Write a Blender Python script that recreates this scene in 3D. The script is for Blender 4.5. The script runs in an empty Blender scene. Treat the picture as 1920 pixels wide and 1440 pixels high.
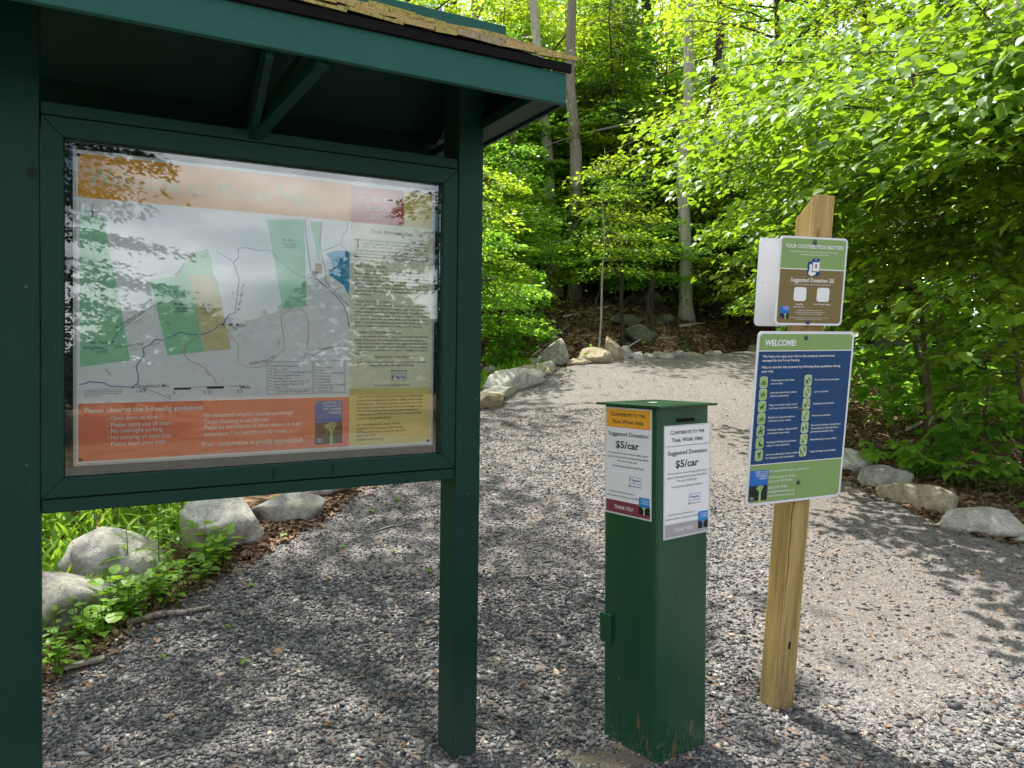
import bpy, bmesh, math, random
import numpy as np
from mathutils import Vector, Matrix, noise

# ------------------------------------------------------------------ scene, camera, sky, sun, exposure
S = bpy.context.scene
C = S.collection
F, PX, PY, EYE = 1450.0, 960.0, 720.0, 1.5
PITCH = math.atan(48 / F)
cam_data = bpy.data.cameras.new('camera')
cam_data.sensor_width = 36
cam_data.lens = F / 1920 * 36
cam_data.clip_start = 0.05
cam_data.clip_end = 500
cam = bpy.data.objects.new('camera', cam_data)
C.objects.link(cam)
cam.location = (0, 0, EYE)
cam.rotation_euler = (math.pi / 2 - PITCH, 0, 0)
S.camera = cam

SUN_AZ, SUN_EL = math.atan2(-0.58, 0.81), math.radians(65)
W = bpy.data.worlds.new('World')
S.world = W
W.use_nodes = True
wn, wl = W.node_tree.nodes, W.node_tree.links
bg = wn['Background']
bg.inputs['Strength'].default_value = 0.078
sky = wn.new('ShaderNodeTexSky')
sky.sky_type = 'NISHITA'
sky.sun_disc = False
sky.sun_elevation = SUN_EL
sky.sun_rotation = SUN_AZ
sky.air_density = 1.0
sky.dust_density = 1.5
# thin white cloud over much of the sky
tc = wn.new('ShaderNodeTexCoord')
mp = wn.new('ShaderNodeMapping'); mp.inputs['Scale'].default_value = (1.2, 1.2, 2.6)
nz = wn.new('ShaderNodeTexNoise'); nz.inputs['Scale'].default_value = 2.2; nz.inputs['Detail'].default_value = 6
cr = wn.new('ShaderNodeValToRGB')
cr.color_ramp.elements[0].position = 0.45; cr.color_ramp.elements[1].position = 0.62
mx = wn.new('ShaderNodeMix'); mx.data_type = 'RGBA'
mx.inputs['B'].default_value = (22, 22.6, 23.4, 1)
wl.new(tc.outputs['Generated'], mp.inputs['Vector']); wl.new(mp.outputs['Vector'], nz.inputs['Vector'])
wl.new(nz.outputs['Fac'], cr.inputs['Fac']); wl.new(cr.outputs['Color'], mx.inputs['Factor'])
wl.new(sky.outputs['Color'], mx.inputs['A']); wl.new(mx.outputs['Result'], bg.inputs['Color'])

sd = bpy.data.lights.new('sun', 'SUN')
sd.energy = 5.0; sd.angle = math.radians(0.6); sd.color = (1.0, 0.95, 0.86)
sun = bpy.data.objects.new('sun', sd)
C.objects.link(sun)
SUNV = Vector((math.sin(SUN_AZ) * math.cos(SUN_EL), math.cos(SUN_AZ) * math.cos(SUN_EL), math.sin(SUN_EL)))
sun.rotation_euler = (-SUNV).to_track_quat('-Z', 'Y').to_euler()
sun.location = (0, 0, 20)

S.view_settings.view_transform = 'Standard'
S.view_settings.look = 'None'
S.view_settings.exposure = 1.08
S.view_settings.gamma = 1
S.view_settings.use_curve_mapping = False
S.render.engine = 'CYCLES'
S.cycles.max_bounces = 7
S.cycles.transparent_max_bounces = 16
S.cycles.transmission_bounces = 4
S.cycles.sample_clamp_indirect = 6

rng = np.random.default_rng(7)
random.seed(7)

# ------------------------------------------------------------------ helpers
def ray(px, py):
    v = ((px - PX) / F, 1.0, -(py - PY) / F)
    c, s = math.cos(PITCH), math.sin(PITCH)
    return Vector((v[0], v[1] * c + v[2] * s, -v[1] * s + v[2] * c))

def tag(o, label=None, cat=None, group=None, kind=None):
    if label: o['label'] = label
    if cat: o['category'] = cat
    if group: o['group'] = group
    if kind: o['kind'] = kind
    return o

def empty(name, loc, rotz=0.0, label=None, cat=None, group=None):
    o = bpy.data.objects.new(name, None)
    C.objects.link(o)
    o.empty_display_size = 0.1
    o.location = loc
    o.rotation_euler = (0, 0, rotz)
    return tag(o, label, cat, group)

def link(name, me, parent=None):
    o = bpy.data.objects.new(name, me)
    C.objects.link(o)
    if parent: o.parent = parent
    return o

class MB:
    """collects faces, becomes ONE mesh object"""
    def __init__(s): s.v = []; s.f = []; s.m = []; s.mats = []
    def mi(s, mat):
        if mat not in s.mats: s.mats.append(mat)
        return s.mats.index(mat)
    def add(s, vs, fs, mat):
        b = len(s.v); k = s.mi(mat)
        s.v.extend([tuple(v) for v in vs]); s.f.extend([tuple(i + b for i in f) for f in fs]); s.m.extend([k] * len(fs))
    def box(s, x0, x1, y0, y1, z0, z1, mat, fn=None):
        vs = [(x, y, z) for x in (x0, x1) for y in (y0, y1) for z in (z0, z1)]
        if fn: vs = [fn(*v) for v in vs]
        s.add(vs, [(0, 1, 3, 2), (4, 6, 7, 5), (0, 4, 5, 1), (2, 3, 7, 6), (0, 2, 6, 4), (1, 5, 7, 3)], mat)
    def beam(s, a, b, w, h, mat, up=(0, 0, 1)):
        a, b = Vector(a), Vector(b); d = (b - a).normalized(); r = d.cross(Vector(up)).normalized(); q = r.cross(d)
        vs = [p + r * (sx * w / 2) + q * (sz * h / 2) for p in (a, b) for sx in (-1, 1) for sz in (-1, 1)]
        s.add(vs, [(0, 1, 3, 2), (4, 6, 7, 5), (0, 4, 5, 1), (2, 3, 7, 6), (0, 2, 6, 4), (1, 5, 7, 3)], mat)
    def tube(s, pts, rad, mat, n=6, cap=True):
        pts = [Vector(p) for p in pts]; b = []
        for i, p in enumerate(pts):
            d = (pts[min(i + 1, len(pts) - 1)] - pts[max(i - 1, 0)]).normalized()
            a = d.cross(Vector((0.31, 0.95, 0.07))).normalized(); c = d.cross(a)
            r = rad[i] if hasattr(rad, '__len__') else rad
            b += [p + a * (r * math.cos(t)) + c * (r * math.sin(t)) for t in [2 * math.pi * k / n for k in range(n)]]
        fs = [(i * n + k, i * n + (k + 1) % n, (i + 1) * n + (k + 1) % n, (i + 1) * n + k) for i in range(len(pts) - 1) for k in range(n)]
        if cap: fs += [tuple(range(n))[::-1], tuple((len(pts) - 1) * n + k for k in range(n))]
        s.add(b, fs, mat)
    def build(s, name, parent=None, smooth=False, bevel=0.0):
        me = bpy.data.meshes.new(name)
        me.from_pydata(s.v, [], s.f)
        for m in s.mats: me.materials.append(m)
        me.polygons.foreach_set('material_index', s.m)
        if smooth: me.polygons.foreach_set('use_smooth', [True] * len(s.f))
        bm = bmesh.new(); bm.from_mesh(me); bmesh.ops.recalc_face_normals(bm, faces=bm.faces); bm.to_mesh(me); bm.free()
        me.update()
        o = link(name, me, parent)
        if bevel:
            md = o.modifiers.new('edge', 'BEVEL'); md.width = bevel; md.segments = 2; md.limit_method = 'ANGLE'
        return o

def np_mesh(name, V, faces_n, mat, tint=None, parent=None, smooth=False, tri=True):
    """V: (n,3) array; faces_n: (m,k) int array"""
    me = bpy.data.meshes.new(name)
    m, k = faces_n.shape
    me.vertices.add(len(V)); me.vertices.foreach_set('co', np.ascontiguousarray(V, dtype=np.float32).ravel())
    me.loops.add(m * k); me.loops.foreach_set('vertex_index', faces_n.astype(np.int32).ravel())
    me.polygons.add(m)
    me.polygons.foreach_set('loop_start', np.arange(0, m * k, k, dtype=np.int32))
    me.polygons.foreach_set('loop_total', np.full(m, k, dtype=np.int32))
    if smooth: me.polygons.foreach_set('use_smooth', np.ones(m, dtype=bool))
    me.update(calc_edges=True)
    if tint is not None:
        at = me.attributes.new('tint', 'FLOAT', 'FACE'); at.data.foreach_set('value', np.ascontiguousarray(tint, dtype=np.float32))
    me.materials.append(mat)
    return link(name, me, parent)

# ------------------------------------------------------------------ materials
class NT:
    def __init__(s, name):
        s.mat = bpy.data.materials.new(name); s.mat.use_nodes = True
        s.n = s.mat.node_tree.nodes; s.l = s.mat.node_tree.links
        s.p = s.n['Principled BSDF']; s.out = s.n['Material Output']
    def node(s, t, **kw):
        nd = s.n.new(t)
        for k, v in kw.items():
            if k.startswith('_'): setattr(nd, k[1:], v)
            else: nd.inputs[k].default_value = v
        return nd
    def co(s, kind='Object', scale=(1, 1, 1)):
        t = s.n.new('ShaderNodeTexCoord'); m = s.n.new('ShaderNodeMapping'); m.inputs['Scale'].default_value = scale
        s.l.new(t.outputs[kind], m.inputs['Vector']); return m.outputs['Vector']
    def noise(s, vec, scale, detail=4, rough=0.55, dist=0.0):
        nd = s.node('ShaderNodeTexNoise', Scale=scale, Detail=detail, Roughness=rough, Distortion=dist)
        if vec: s.l.new(vec, nd.inputs['Vector'])
        return nd.outputs['Fac']
    def ramp(s, fac, stops):
        r = s.n.new('ShaderNodeValToRGB'); e = r.color_ramp.elements
        while len(e) < len(stops): e.new(0.5)
        for i, (p, c) in enumerate(stops): e[i].position = p; e[i].color = (*c, 1) if len(c) == 3 else c
        s.l.new(fac, r.inputs['Fac']); return r.outputs['Color']
    def mix(s, fac, a, b, mode='MIX'):
        m = s.n.new('ShaderNodeMix'); m.data_type = 'RGBA'; m.blend_type = mode
        for key, v in (('Factor', fac), ('A', a), ('B', b)):
            if isinstance(v, (int, float)): m.inputs[key].default_value = v
            elif isinstance(v, tuple): m.inputs[key].default_value = (*v, 1)
            else: s.l.new(v, m.inputs[key])
        return m.outputs['Result']
    def bump(s, h, strength=0.3, dist=0.01):
        b = s.node('ShaderNodeBump', Strength=strength, Distance=dist); s.l.new(h, b.inputs['Height'])
        s.l.new(b.outputs['Normal'], s.p.inputs['Normal']); return b
    def base(s, c):
        if isinstance(c, tuple): s.p.inputs['Base Color'].default_value = (*c, 1)
        else: s.l.new(c, s.p.inputs['Base Color'])
    def rough(s, r):
        if isinstance(r, (int, float)): s.p.inputs['Roughness'].default_value = r
        else: s.l.new(r, s.p.inputs['Roughness'])

def flat(name, c, r=0.45, spec=0.3):
    m = NT(name); v = m.co('Object'); n1 = m.noise(v, 9, 3)
    m.base(m.mix(n1, tuple(x * 0.93 for x in c), tuple(min(1, x * 1.05) for x in c))); m.rough(r)
    m.p.inputs['Specular IOR Level'].default_value = spec
    return m.mat

def paint_mat(name='green wood stain', ca=(0.0030, 0.026, 0.017), cb=(0.0055, 0.040, 0.028)):
    m = NT(name); v = m.co('Object', (1, 1, 1))
    vg = m.co('Object', (3, 3, 40)); g = m.noise(vg, 3, 5, 0.6)
    b = m.noise(v, 4, 5, 0.6)
    col = m.mix(b, ca, cb)
    sp = m.noise(v, 220, 2, 0.5); spm = m.ramp(sp, [(0.68, (0, 0, 0)), (0.76, (1, 1, 1))])
    col = m.mix(m.mix(0.35, (0, 0, 0), spm), col, (0.12, 0.16, 0.13))
    sc1 = m.noise(m.co('Object', (60, 60, 5)), 2.0, 3, .6); sc2 = m.noise(m.co('Object', (5, 60, 60)), 2.0, 3, .6)
    for q in (sc1, sc2): col = m.mix(m.mix(0.30, (0, 0, 0), m.ramp(q, [(0.70, (0, 0, 0)), (0.75, (1, 1, 1))])), col, (0.08, 0.13, 0.11))
    kn = m.node('ShaderNodeTexVoronoi', Scale=3.2); m.l.new(m.co('Object', (1, 1, .8)), kn.inputs['Vector'])
    col = m.mix(m.ramp(kn.outputs['Distance'], [(0.035, (1, 1, 1)), (0.06, (0, 0, 0))]), col, (0.002, 0.010, 0.007))
    sz = m.n.new('ShaderNodeSeparateXYZ'); m.l.new(v, sz.inputs[0]); mr = m.n.new('ShaderNodeMapRange'); mr.inputs['From Min'].default_value = 0.45; mr.inputs['From Max'].default_value = 0.0; m.l.new(sz.outputs['Z'], mr.inputs['Value'])
    ms_ = m.node('ShaderNodeMath', _operation='MULTIPLY'); m.l.new(mr.outputs['Result'], ms_.inputs[0]); m.l.new(m.ramp(m.noise(v, 150, 4, .8), [(0.42, (0, 0, 0)), (0.62, (1, 1, 1))]), ms_.inputs[1])
    col = m.mix(ms_.outputs[0], col, (0.07, 0.085, 0.07))
    m.base(col)
    m.rough(0.5); m.p.inputs['Specular IOR Level'].default_value = 0.18
    m.bump(m.mix(0.4, m.mix(0.5, sc1, sc2), m.noise(v, 60, 3)), 0.5, 0.003)
    return m.mat

def metal_paint():
    m = NT('green enamel on steel'); v = m.co('Object'); b = m.noise(v, 5, 5)
    col = m.mix(b, (0.004, 0.046, 0.018), (0.008, 0.072, 0.030))
    # rust and dirt near the foot, chips higher up
    sep = m.n.new('ShaderNodeSeparateXYZ'); m.l.new(v, sep.inputs['Vector'])
    foot = m.n.new('ShaderNodeMapRange'); foot.inputs['From Min'].default_value = 0.42; foot.inputs['From Max'].default_value = 0.0
    m.l.new(sep.outputs['Z'], foot.inputs['Value'])
    vs = m.co('Object', (1, 1, 0.30)); st = m.noise(vs, 95, 6, 0.8)
    ad = m.node('ShaderNodeMath', _operation='MULTIPLY_ADD'); m.l.new(foot.outputs['Result'], ad.inputs[0]); ad.inputs[1].default_value = 0.26
    m.l.new(st, ad.inputs[2])
    mask = m.ramp(ad.outputs[0], [(0.74, (0, 0, 0)), (0.86, (1, 1, 1))])
    mud = m.mix(m.noise(v, 90, 3), (0.09, 0.085, 0.055), (0.17, 0.19, 0.14))
    col = m.mix(mask, col, mud)
    ch = m.noise(vs, 17, 5, 0.6)
    ad2 = m.node('ShaderNodeMath', _operation='MULTIPLY_ADD'); m.l.new(foot.outputs['Result'], ad2.inputs[0]); ad2.inputs[1].default_value = 0.16; m.l.new(ch, ad2.inputs[2])
    rm = m.ramp(ad2.outputs[0], [(0.75, (0, 0, 0)), (0.775, (1, 1, 1))])
    col = m.mix(rm, col, m.mix(m.noise(v, 60, 4), (0.075, 0.04, 0.022), (0.16, 0.11, 0.06)))
    dr = m.noise(m.co('Object', (1, 1, 0.03)), 34, 3, .6); dm = m.node('ShaderNodeMath', _operation='MULTIPLY'); m.l.new(m.ramp(dr, [(0.60, (0, 0, 0)), (0.66, (1, 1, 1))]), dm.inputs[0]); m.l.new(m.ramp(m.noise(v, 3.5, 3), [(0.42, (0, 0, 0)), (0.6, (1, 1, 1))]), dm.inputs[1])
    col = m.mix(dm.outputs[0], col, (0.004, 0.030, 0.015))
    sp = m.noise(v, 150, 2, .6); col = m.mix(m.mix(0.5, (0, 0, 0), m.ramp(sp, [(0.70, (0, 0, 0)), (0.74, (1, 1, 1))])), col, (0.20, 0.24, 0.19))
    wv = m.n.new('ShaderNodeMapRange'); wv.inputs['From Min'].default_value = 0.024; wv.inputs['From Max'].default_value = 0.012
    m.l.new(sep.outputs['Z'], wv.inputs['Value'])
    col = m.mix(wv.outputs['Result'], col, (0.19, 0.065, 0.045))
    m.base(col)
    m.rough(m.mix(mask, (0.33, 0.33, 0.33), (0.9, 0.9, 0.9)))
    m.bump(m.mix(.5, m.noise(v, 70, 3), m.noise(v, 5, 2)), 0.25, 0.004)
    return m.mat

def wood_mat(name, a, b, c, sc=(14, 14, 0.8), dark=(0.12, 0.075, 0.03), weather=0.0):
    m = NT(name); v = m.co('Object', sc); g = m.noise(v, 3.0, 4, 0.6, 1.2)
    w = m.node('ShaderNodeTexWave', Scale=1.6, Distortion=3.0, Detail=2.0); w.inputs['Detail Scale'].default_value = 0.7
    m.l.new(v, w.inputs['Vector'])
    col = m.mix(w.outputs['Fac'], a, b); col = m.mix(m.ramp(g, [(0.4, (0, 0, 0)), (0.7, (1, 1, 1))]), col, c)
    kn = m.noise(m.co('Object', (6, 6, 2)), 2.2, 2); col = m.mix(m.ramp(kn, [(0.70, (0, 0, 0)), (0.76, (1, 1, 1))]), col, dark)
    ck = m.noise(m.co('Object', (70, 70, 1.6)), 1.6, 4, .7); col = m.mix(m.ramp(ck, [(0.63, (0, 0, 0)), (0.68, (1, 1, 1))]), col, dark)
    if sc[2] < 1:
        sz = m.n.new('ShaderNodeSeparateXYZ'); m.l.new(m.co('Object'), sz.inputs[0]); mr = m.n.new('ShaderNodeMapRange'); mr.inputs['From Min'].default_value = 0.30; mr.inputs['From Max'].default_value = 0.0; m.l.new(sz.outputs['Z'], mr.inputs['Value'])
        ms_ = m.node('ShaderNodeMath', _operation='MULTIPLY'); m.l.new(mr.outputs['Result'], ms_.inputs[0]); m.l.new(m.ramp(m.noise(m.co('Object'), 60, 5, .8), [(0.40, (0, 0, 0)), (0.62, (1, 1, 1))]), ms_.inputs[1]); col = m.mix(ms_.outputs[0], col, (0.16, 0.13, 0.09))
        blot = m.noise(m.co('Object', (3, 3, 1)), 2.5, 4); col = m.mix(m.mix(.4, (0, 0, 0), m.ramp(blot, [(0.45, (0, 0, 0)), (0.65, (1, 1, 1))])), col, (0.22, 0.20, 0.08))
    m.base(col); m.rough(0.75); m.p.inputs['Specular IOR Level'].default_value = 0.2
    m.bump(m.mix(.5, w.outputs['Fac'], ck), 0.4, 0.003)
    return m.mat

def leaf_mat(name, dark, light, trans, tfac=0.45, gloss=0.35):
    m = NT(name); a = m.n.new('ShaderNodeAttribute'); a.attribute_name = 'tint'
    col = m.mix(a.outputs['Fac'], dark, light); nn = m.noise(m.co('Object'), 2.2, 2); col = m.mix(m.ramp(nn, [(0.35, (0, 0, 0)), (0.65, (1, 1, 1))]), m.mix(0.5, col, dark), col); col = m.mix(m.mix(0.5, (0, 0, 0), m.ramp(m.noise(m.co('Object'), 55, 3, .7), [(0.60, (0, 0, 0)), (0.70, (1, 1, 1))])), col, tuple(x * .45 for x in dark)); m.base(col); m.rough(0.42 if gloss > 0.3 else 0.6); m.p.inputs['Specular IOR Level'].default_value = gloss
    t = m.n.new('ShaderNodeBsdfTranslucent')
    m.l.new(m.mix(a.outputs['Fac'], tuple(x * 0.6 for x in trans), trans), t.inputs['Color'])
    ms = m.n.new('ShaderNodeMixShader'); ms.inputs[0].default_value = tfac
    m.l.new(m.p.outputs[0], ms.inputs[1]); m.l.new(t.outputs[0], ms.inputs[2]); m.l.new(ms.outputs[0], m.out.inputs['Surface'])
    return m.mat

def bark_mat(name, a, b, scale=1.0):
    m = NT(name); v = m.co('Object', (9 * scale, 9 * scale, 1.6 * scale)); n = m.noise(v, 3, 6, 0.65, 0.6)
    big = m.noise(m.co('Object'), 1.3, 3)
    col = m.mix(m.ramp(n, [(0.35, (0, 0, 0)), (0.65, (1, 1, 1))]), a, b)
    col = m.mix(m.ramp(big, [(0.45, (0, 0, 0)), (0.7, (1, 1, 1))]), col, tuple((x + y) * 0.42 for x, y in zip(a, b)))
    m.base(col); m.rough(0.9); m.p.inputs['Specular IOR Level'].default_value = 0.15; m.bump(n, 0.9, 0.03)
    return m.mat

def rock_mat(name, a, b, lichen=(0.30, 0.32, 0.24), amount=0.5):
    m = NT(name); v = m.co('Object'); n = m.noise(v, 4.5, 9, 0.72, 0.4); sp = m.noise(v, 130, 3, 0.8); md = m.noise(v, 26, 6, 0.75)
    col = m.mix(m.ramp(n, [(0.38, (0, 0, 0)), (0.62, (1, 1, 1))]), tuple(x * .75 for x in a), b)
    col = m.mix(m.ramp(md, [(0.42, (0, 0, 0)), (0.60, (1, 1, 1))]), m.mix(0.45, col, tuple(x * .5 for x in a)), col)
    col = m.mix(m.ramp(sp, [(0.54, (0, 0, 0)), (0.66, (1, 1, 1))]), col, tuple(x * 0.5 for x in a))
    li = m.noise(v, 7, 8, 0.75); col = m.mix(m.ramp(li, [(0.62 - 0.14 * amount, (0, 0, 0)), (0.68 - 0.1 * amount, (1, 1, 1))]), col, lichen)
    vo = m.node('ShaderNodeTexVoronoi', Scale=3.0, Randomness=1.0, _feature='DISTANCE_TO_EDGE'); nd = m.n.new('ShaderNodeVectorMath'); nd.operation = 'ADD'
    nn = m.node('ShaderNodeTexNoise', Scale=5.0, Detail=4.0); m.l.new(v, nn.inputs['Vector']); m.l.new(v, nd.inputs[0]); m.l.new(nn.outputs['Color'], nd.inputs[1]); m.l.new(nd.outputs[0], vo.inputs['Vector'])
    cr_ = m.ramp(vo.outputs['Distance'], [(0.0, (1, 1, 1)), (0.012, (0, 0, 0))]); col = m.mix(m.mix(0.75, (0, 0, 0), cr_), col, (0.05, 0.045, 0.035))
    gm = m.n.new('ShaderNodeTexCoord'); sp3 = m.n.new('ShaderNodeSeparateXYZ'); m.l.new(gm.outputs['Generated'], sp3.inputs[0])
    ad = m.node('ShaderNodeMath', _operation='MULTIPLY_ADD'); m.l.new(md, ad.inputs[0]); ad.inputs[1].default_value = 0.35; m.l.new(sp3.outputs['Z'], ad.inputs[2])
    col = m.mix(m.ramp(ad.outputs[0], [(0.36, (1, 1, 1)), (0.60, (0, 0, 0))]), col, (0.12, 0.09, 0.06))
    m.base(col); m.rough(0.9); m.p.inputs['Specular IOR Level'].default_value = 0.15
    m.bump(m.mix(0.5, n, md), 0.95, 0.035)
    return m.mat

PAINT = paint_mat()
TEAL = paint_mat('weathered teal stain', (0.010, 0.070, 0.056), (0.016, 0.098, 0.080))
STEEL = metal_paint()
BLACK = flat('black void', (0.006, 0.006, 0.006), 0.8, 0.1)
CEDAR = wood_mat('cedar shingle', (0.40, 0.27, 0.11), (0.50, 0.37, 0.17), (0.20, 0.165, 0.06), (30, 2.0, 30), (0.07, 0.08, 0.03))
CEDARS = [CEDAR, wood_mat('weathered shingle', (0.30, 0.24, 0.14), (0.40, 0.32, 0.20), (0.17, 0.14, 0.08), (30, 2.0, 30), (0.06, 0.06, 0.03)), wood_mat('mossy shingle', (0.34, 0.27, 0.08), (0.46, 0.38, 0.12), (0.14, 0.15, 0.04), (24, 2.0, 24), (0.05, 0.07, 0.02))]
PINE = wood_mat('treated pine', (0.40, 0.275, 0.105), (0.52, 0.37, 0.155), (0.24, 0.16, 0.05), (20, 20, 0.8), (0.2, 0.11, 0.04))
MOLD = flat('alga green stain', (0.07, 0.11, 0.06), 0.8, 0.1)
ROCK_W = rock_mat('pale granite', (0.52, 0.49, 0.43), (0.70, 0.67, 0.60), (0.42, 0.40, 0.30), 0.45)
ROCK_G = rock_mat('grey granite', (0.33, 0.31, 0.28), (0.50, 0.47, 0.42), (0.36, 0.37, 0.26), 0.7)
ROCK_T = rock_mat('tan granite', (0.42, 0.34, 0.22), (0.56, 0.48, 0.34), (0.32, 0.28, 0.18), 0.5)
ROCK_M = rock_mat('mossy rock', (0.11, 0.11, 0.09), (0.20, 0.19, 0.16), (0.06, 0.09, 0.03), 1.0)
BARK_P = bark_mat('pale grey bark', (0.30, 0.27, 0.235), (0.56, 0.52, 0.46))
BARK_M = bark_mat('furrowed brown bark', (0.14, 0.115, 0.095), (0.36, 0.31, 0.26))
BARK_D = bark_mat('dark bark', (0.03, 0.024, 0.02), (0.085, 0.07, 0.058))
TWIG = bark_mat('twig bark', (0.10, 0.075, 0.05), (0.20, 0.16, 0.11), 3)
LEAF_Y = leaf_mat('yellow green spring leaf', (0.10, 0.21, 0.015), (0.21, 0.33, 0.025), (0.55, 0.76, 0.04), 0.55)
LEAF_G = leaf_mat('fresh green leaf', (0.055, 0.16, 0.018), (0.13, 0.28, 0.03), (0.40, 0.74, 0.06), 0.55)
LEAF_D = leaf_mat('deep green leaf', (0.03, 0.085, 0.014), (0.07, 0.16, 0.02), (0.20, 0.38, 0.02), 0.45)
LEAF_B = leaf_mat('broad viburnum leaf', (0.05, 0.135, 0.012), (0.15, 0.27, 0.02), (0.38, 0.60, 0.025), 0.45, 0.4)
NEEDLE = leaf_mat('hemlock needle spray', (0.028, 0.070, 0.018), (0.07, 0.14, 0.03), (0.14, 0.26, 0.03), 0.35)
DUSK = leaf_mat('foliage darkened as backlit', (0.010, 0.022, 0.010), (0.022, 0.045, 0.016), (0.02, 0.04, 0.01), 0.15)  # leaf colour darkened to look backlit when mirrored in the pane
HERB = leaf_mat('herb leaf', (0.09, 0.22, 0.02), (0.22, 0.38, 0.035), (0.42, 0.68, 0.05), 0.45)
LITTER = leaf_mat('dead leaf', (0.10, 0.058, 0.034), (0.40, 0.275, 0.18), (0.18, 0.10, 0.05), 0.12, 0.15)

def stone_mat():
    m = NT('crushed slate'); a = m.n.new('ShaderNodeAttribute'); a.attribute_name = 'tint'
    col = m.ramp(a.outputs['Fac'], [(0.0, (0.020, 0.022, 0.026)), (0.42, (0.052, 0.056, 0.064)), (0.68, (0.108, 0.111, 0.118)), (0.85, (0.23, 0.228, 0.225)), (0.94, (0.44, 0.42, 0.39)), (0.965, (0.36, 0.25, 0.16)), (1.0, (0.46, 0.40, 0.30))])
    v = m.co('Object'); col = m.mix(m.noise(v, 160, 3), col, m.mix(0.3, col, (0.26, 0.24, 0.22)))
    m.base(col); m.rough(0.62); m.p.inputs['Specular IOR Level'].default_value = 0.35; m.bump(m.noise(v, 400, 2), 0.3, 0.001)
    return m.mat
STONE = stone_mat()

def path_mat():
    m = NT('gravel and stone dust'); v = m.co('Object')
    vo = m.node('ShaderNodeTexVoronoi', Scale=72.0, Randomness=1.0); m.l.new(v, vo.inputs['Vector'])
    vo2 = m.node('ShaderNodeTexVoronoi', Scale=150.0, Randomness=1.0); m.l.new(v, vo2.inputs['Vector'])
    s1 = m.n.new('ShaderNodeSeparateColor'); m.l.new(vo.outputs['Color'], s1.inputs[0])
    s2 = m.n.new('ShaderNodeSeparateColor'); m.l.new(vo2.outputs['Color'], s2.inputs[0])
    st = [(0.0, (0.05, 0.05, 0.052)), (0.4, (0.12, 0.116, 0.112)), (0.75, (0.22, 0.205, 0.195)), (0.92, (0.40, 0.37, 0.345)), (1.0, (0.30, 0.22, 0.16))]
    c1 = m.ramp(s1.outputs[0], st); c2 = m.ramp(s2.outputs[0], st)
    big = m.noise(v, 0.55, 5, 0.6)
    dust = m.mix(m.noise(v, 40, 5, 0.7), (0.085, 0.070, 0.060), (0.215, 0.185, 0.165))
    col = m.mix(m.ramp(big, [(0.38, (0, 0, 0)), (0.62, (1, 1, 1))]), m.mix(0.5, c1, c2), m.mix(0.55, c2, dust))
    m.base(col); m.rough(0.9); m.p.inputs['Specular IOR Level'].default_value = 0.2
    m.bump(m.mix(0.4, vo.outputs['Distance'], vo2.outputs['Distance']), 0.9, 0.012)
    return m.mat
PATH = path_mat()

def floor_mat():
    m = NT('leaf litter and soil'); v = m.co('Object')
    vo = m.node('ShaderNodeTexVoronoi', Scale=16.0, Randomness=1.0); m.l.new(m.co('Object', (1, 1.6, 1)), vo.inputs['Vector'])
    s1 = m.n.new('ShaderNodeSeparateColor'); m.l.new(vo.outputs['Color'], s1.inputs[0])
    c = m.ramp(s1.outputs[0], [(0.0, (0.05, 0.03, 0.018)), (0.4, (0.13, 0.078, 0.042)), (0.75, (0.25, 0.16, 0.09)), (1.0, (0.38, 0.26, 0.16))])
    c = m.mix(m.ramp(m.noise(v, 1.2, 5), [(0.5, (0, 0, 0)), (0.68, (1, 1, 1))]), c, (0.05, 0.042, 0.025))
    c = m.mix(m.ramp(m.noise(v, 0.9, 4), [(0.60, (0, 0, 0)), (0.7, (1, 1, 1))]), c, (0.06, 0.09, 0.02))
    m.base(c); m.rough(0.95); m.p.inputs['Specular IOR Level'].default_value = 0.1
    m.bump(s1.outputs[1], 0.8, 0.03)
    return m.mat
FLOOR = floor_mat()

def glass_mat():
    m = NT('acrylic pane'); m.n.remove(m.p)
    tr = m.n.new('ShaderNodeBsdfTransparent'); tr.inputs[0].default_value = (0.95, 0.97, 0.96, 1)
    gl = m.n.new('ShaderNodeBsdfGlossy'); gl.inputs['Roughness'].default_value = 0.012; gl.inputs['Color'].default_value = (1, 1, 1, 1)
    fr = m.n.new('ShaderNodeFresnel'); fr.inputs['IOR'].default_value = 1.7
    ms = m.n.new('ShaderNodeMixShader'); m.l.new(fr.outputs[0], ms.inputs[0]); m.l.new(tr.outputs[0], ms.inputs[1]); m.l.new(gl.outputs[0], ms.inputs[2])
    nb = m.node('ShaderNodeTexNoise', Scale=2.3, Detail=1.0); m.l.new(m.co('Object'), nb.inputs['Vector'])
    b = m.node('ShaderNodeBump', Strength=0.018, Distance=0.02); m.l.new(nb.outputs['Fac'], b.inputs['Height']); m.l.new(b.outputs['Normal'], gl.inputs['Normal'])
    m.l.new(ms.outputs[0], m.out.inputs['Surface'])
    return m.mat
GLASS = glass_mat()
SCREW = flat('dark screw metal', (0.05, 0.05, 0.05), 0.35, 0.5)
ALU = flat('white painted aluminium', (0.66, 0.68, 0.72), 0.4, 0.4)

# ------------------------------------------------------------------ terrain
LEFT_EDGE = [(-3.6, -6), (-2.7, 1.0), (-2.15, 3.2), (-1.93, 4.0), (-1.68, 4.75), (-1.36, 5.9), (-0.75, 8.5), (-0.30, 10.2), (0.72, 12.6), (1.6, 13.3), (2.9, 14.3), (5.1, 16.6), (9, 18.6), (15, 21.5)]
RIGHT_EDGE = [(9.0, -6), (9.5, 0.5), (8, 3.3), (5, 4.5), (3.5, 4.85), (3.15, 5.2), (3.0, 5.7), (2.9, 6.3), (2.88, 7.1), (3.1, 9.0), (3.9, 11.2), (5.6, 13.4), (8.5, 15.4), (15, 18.5)]

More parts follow.
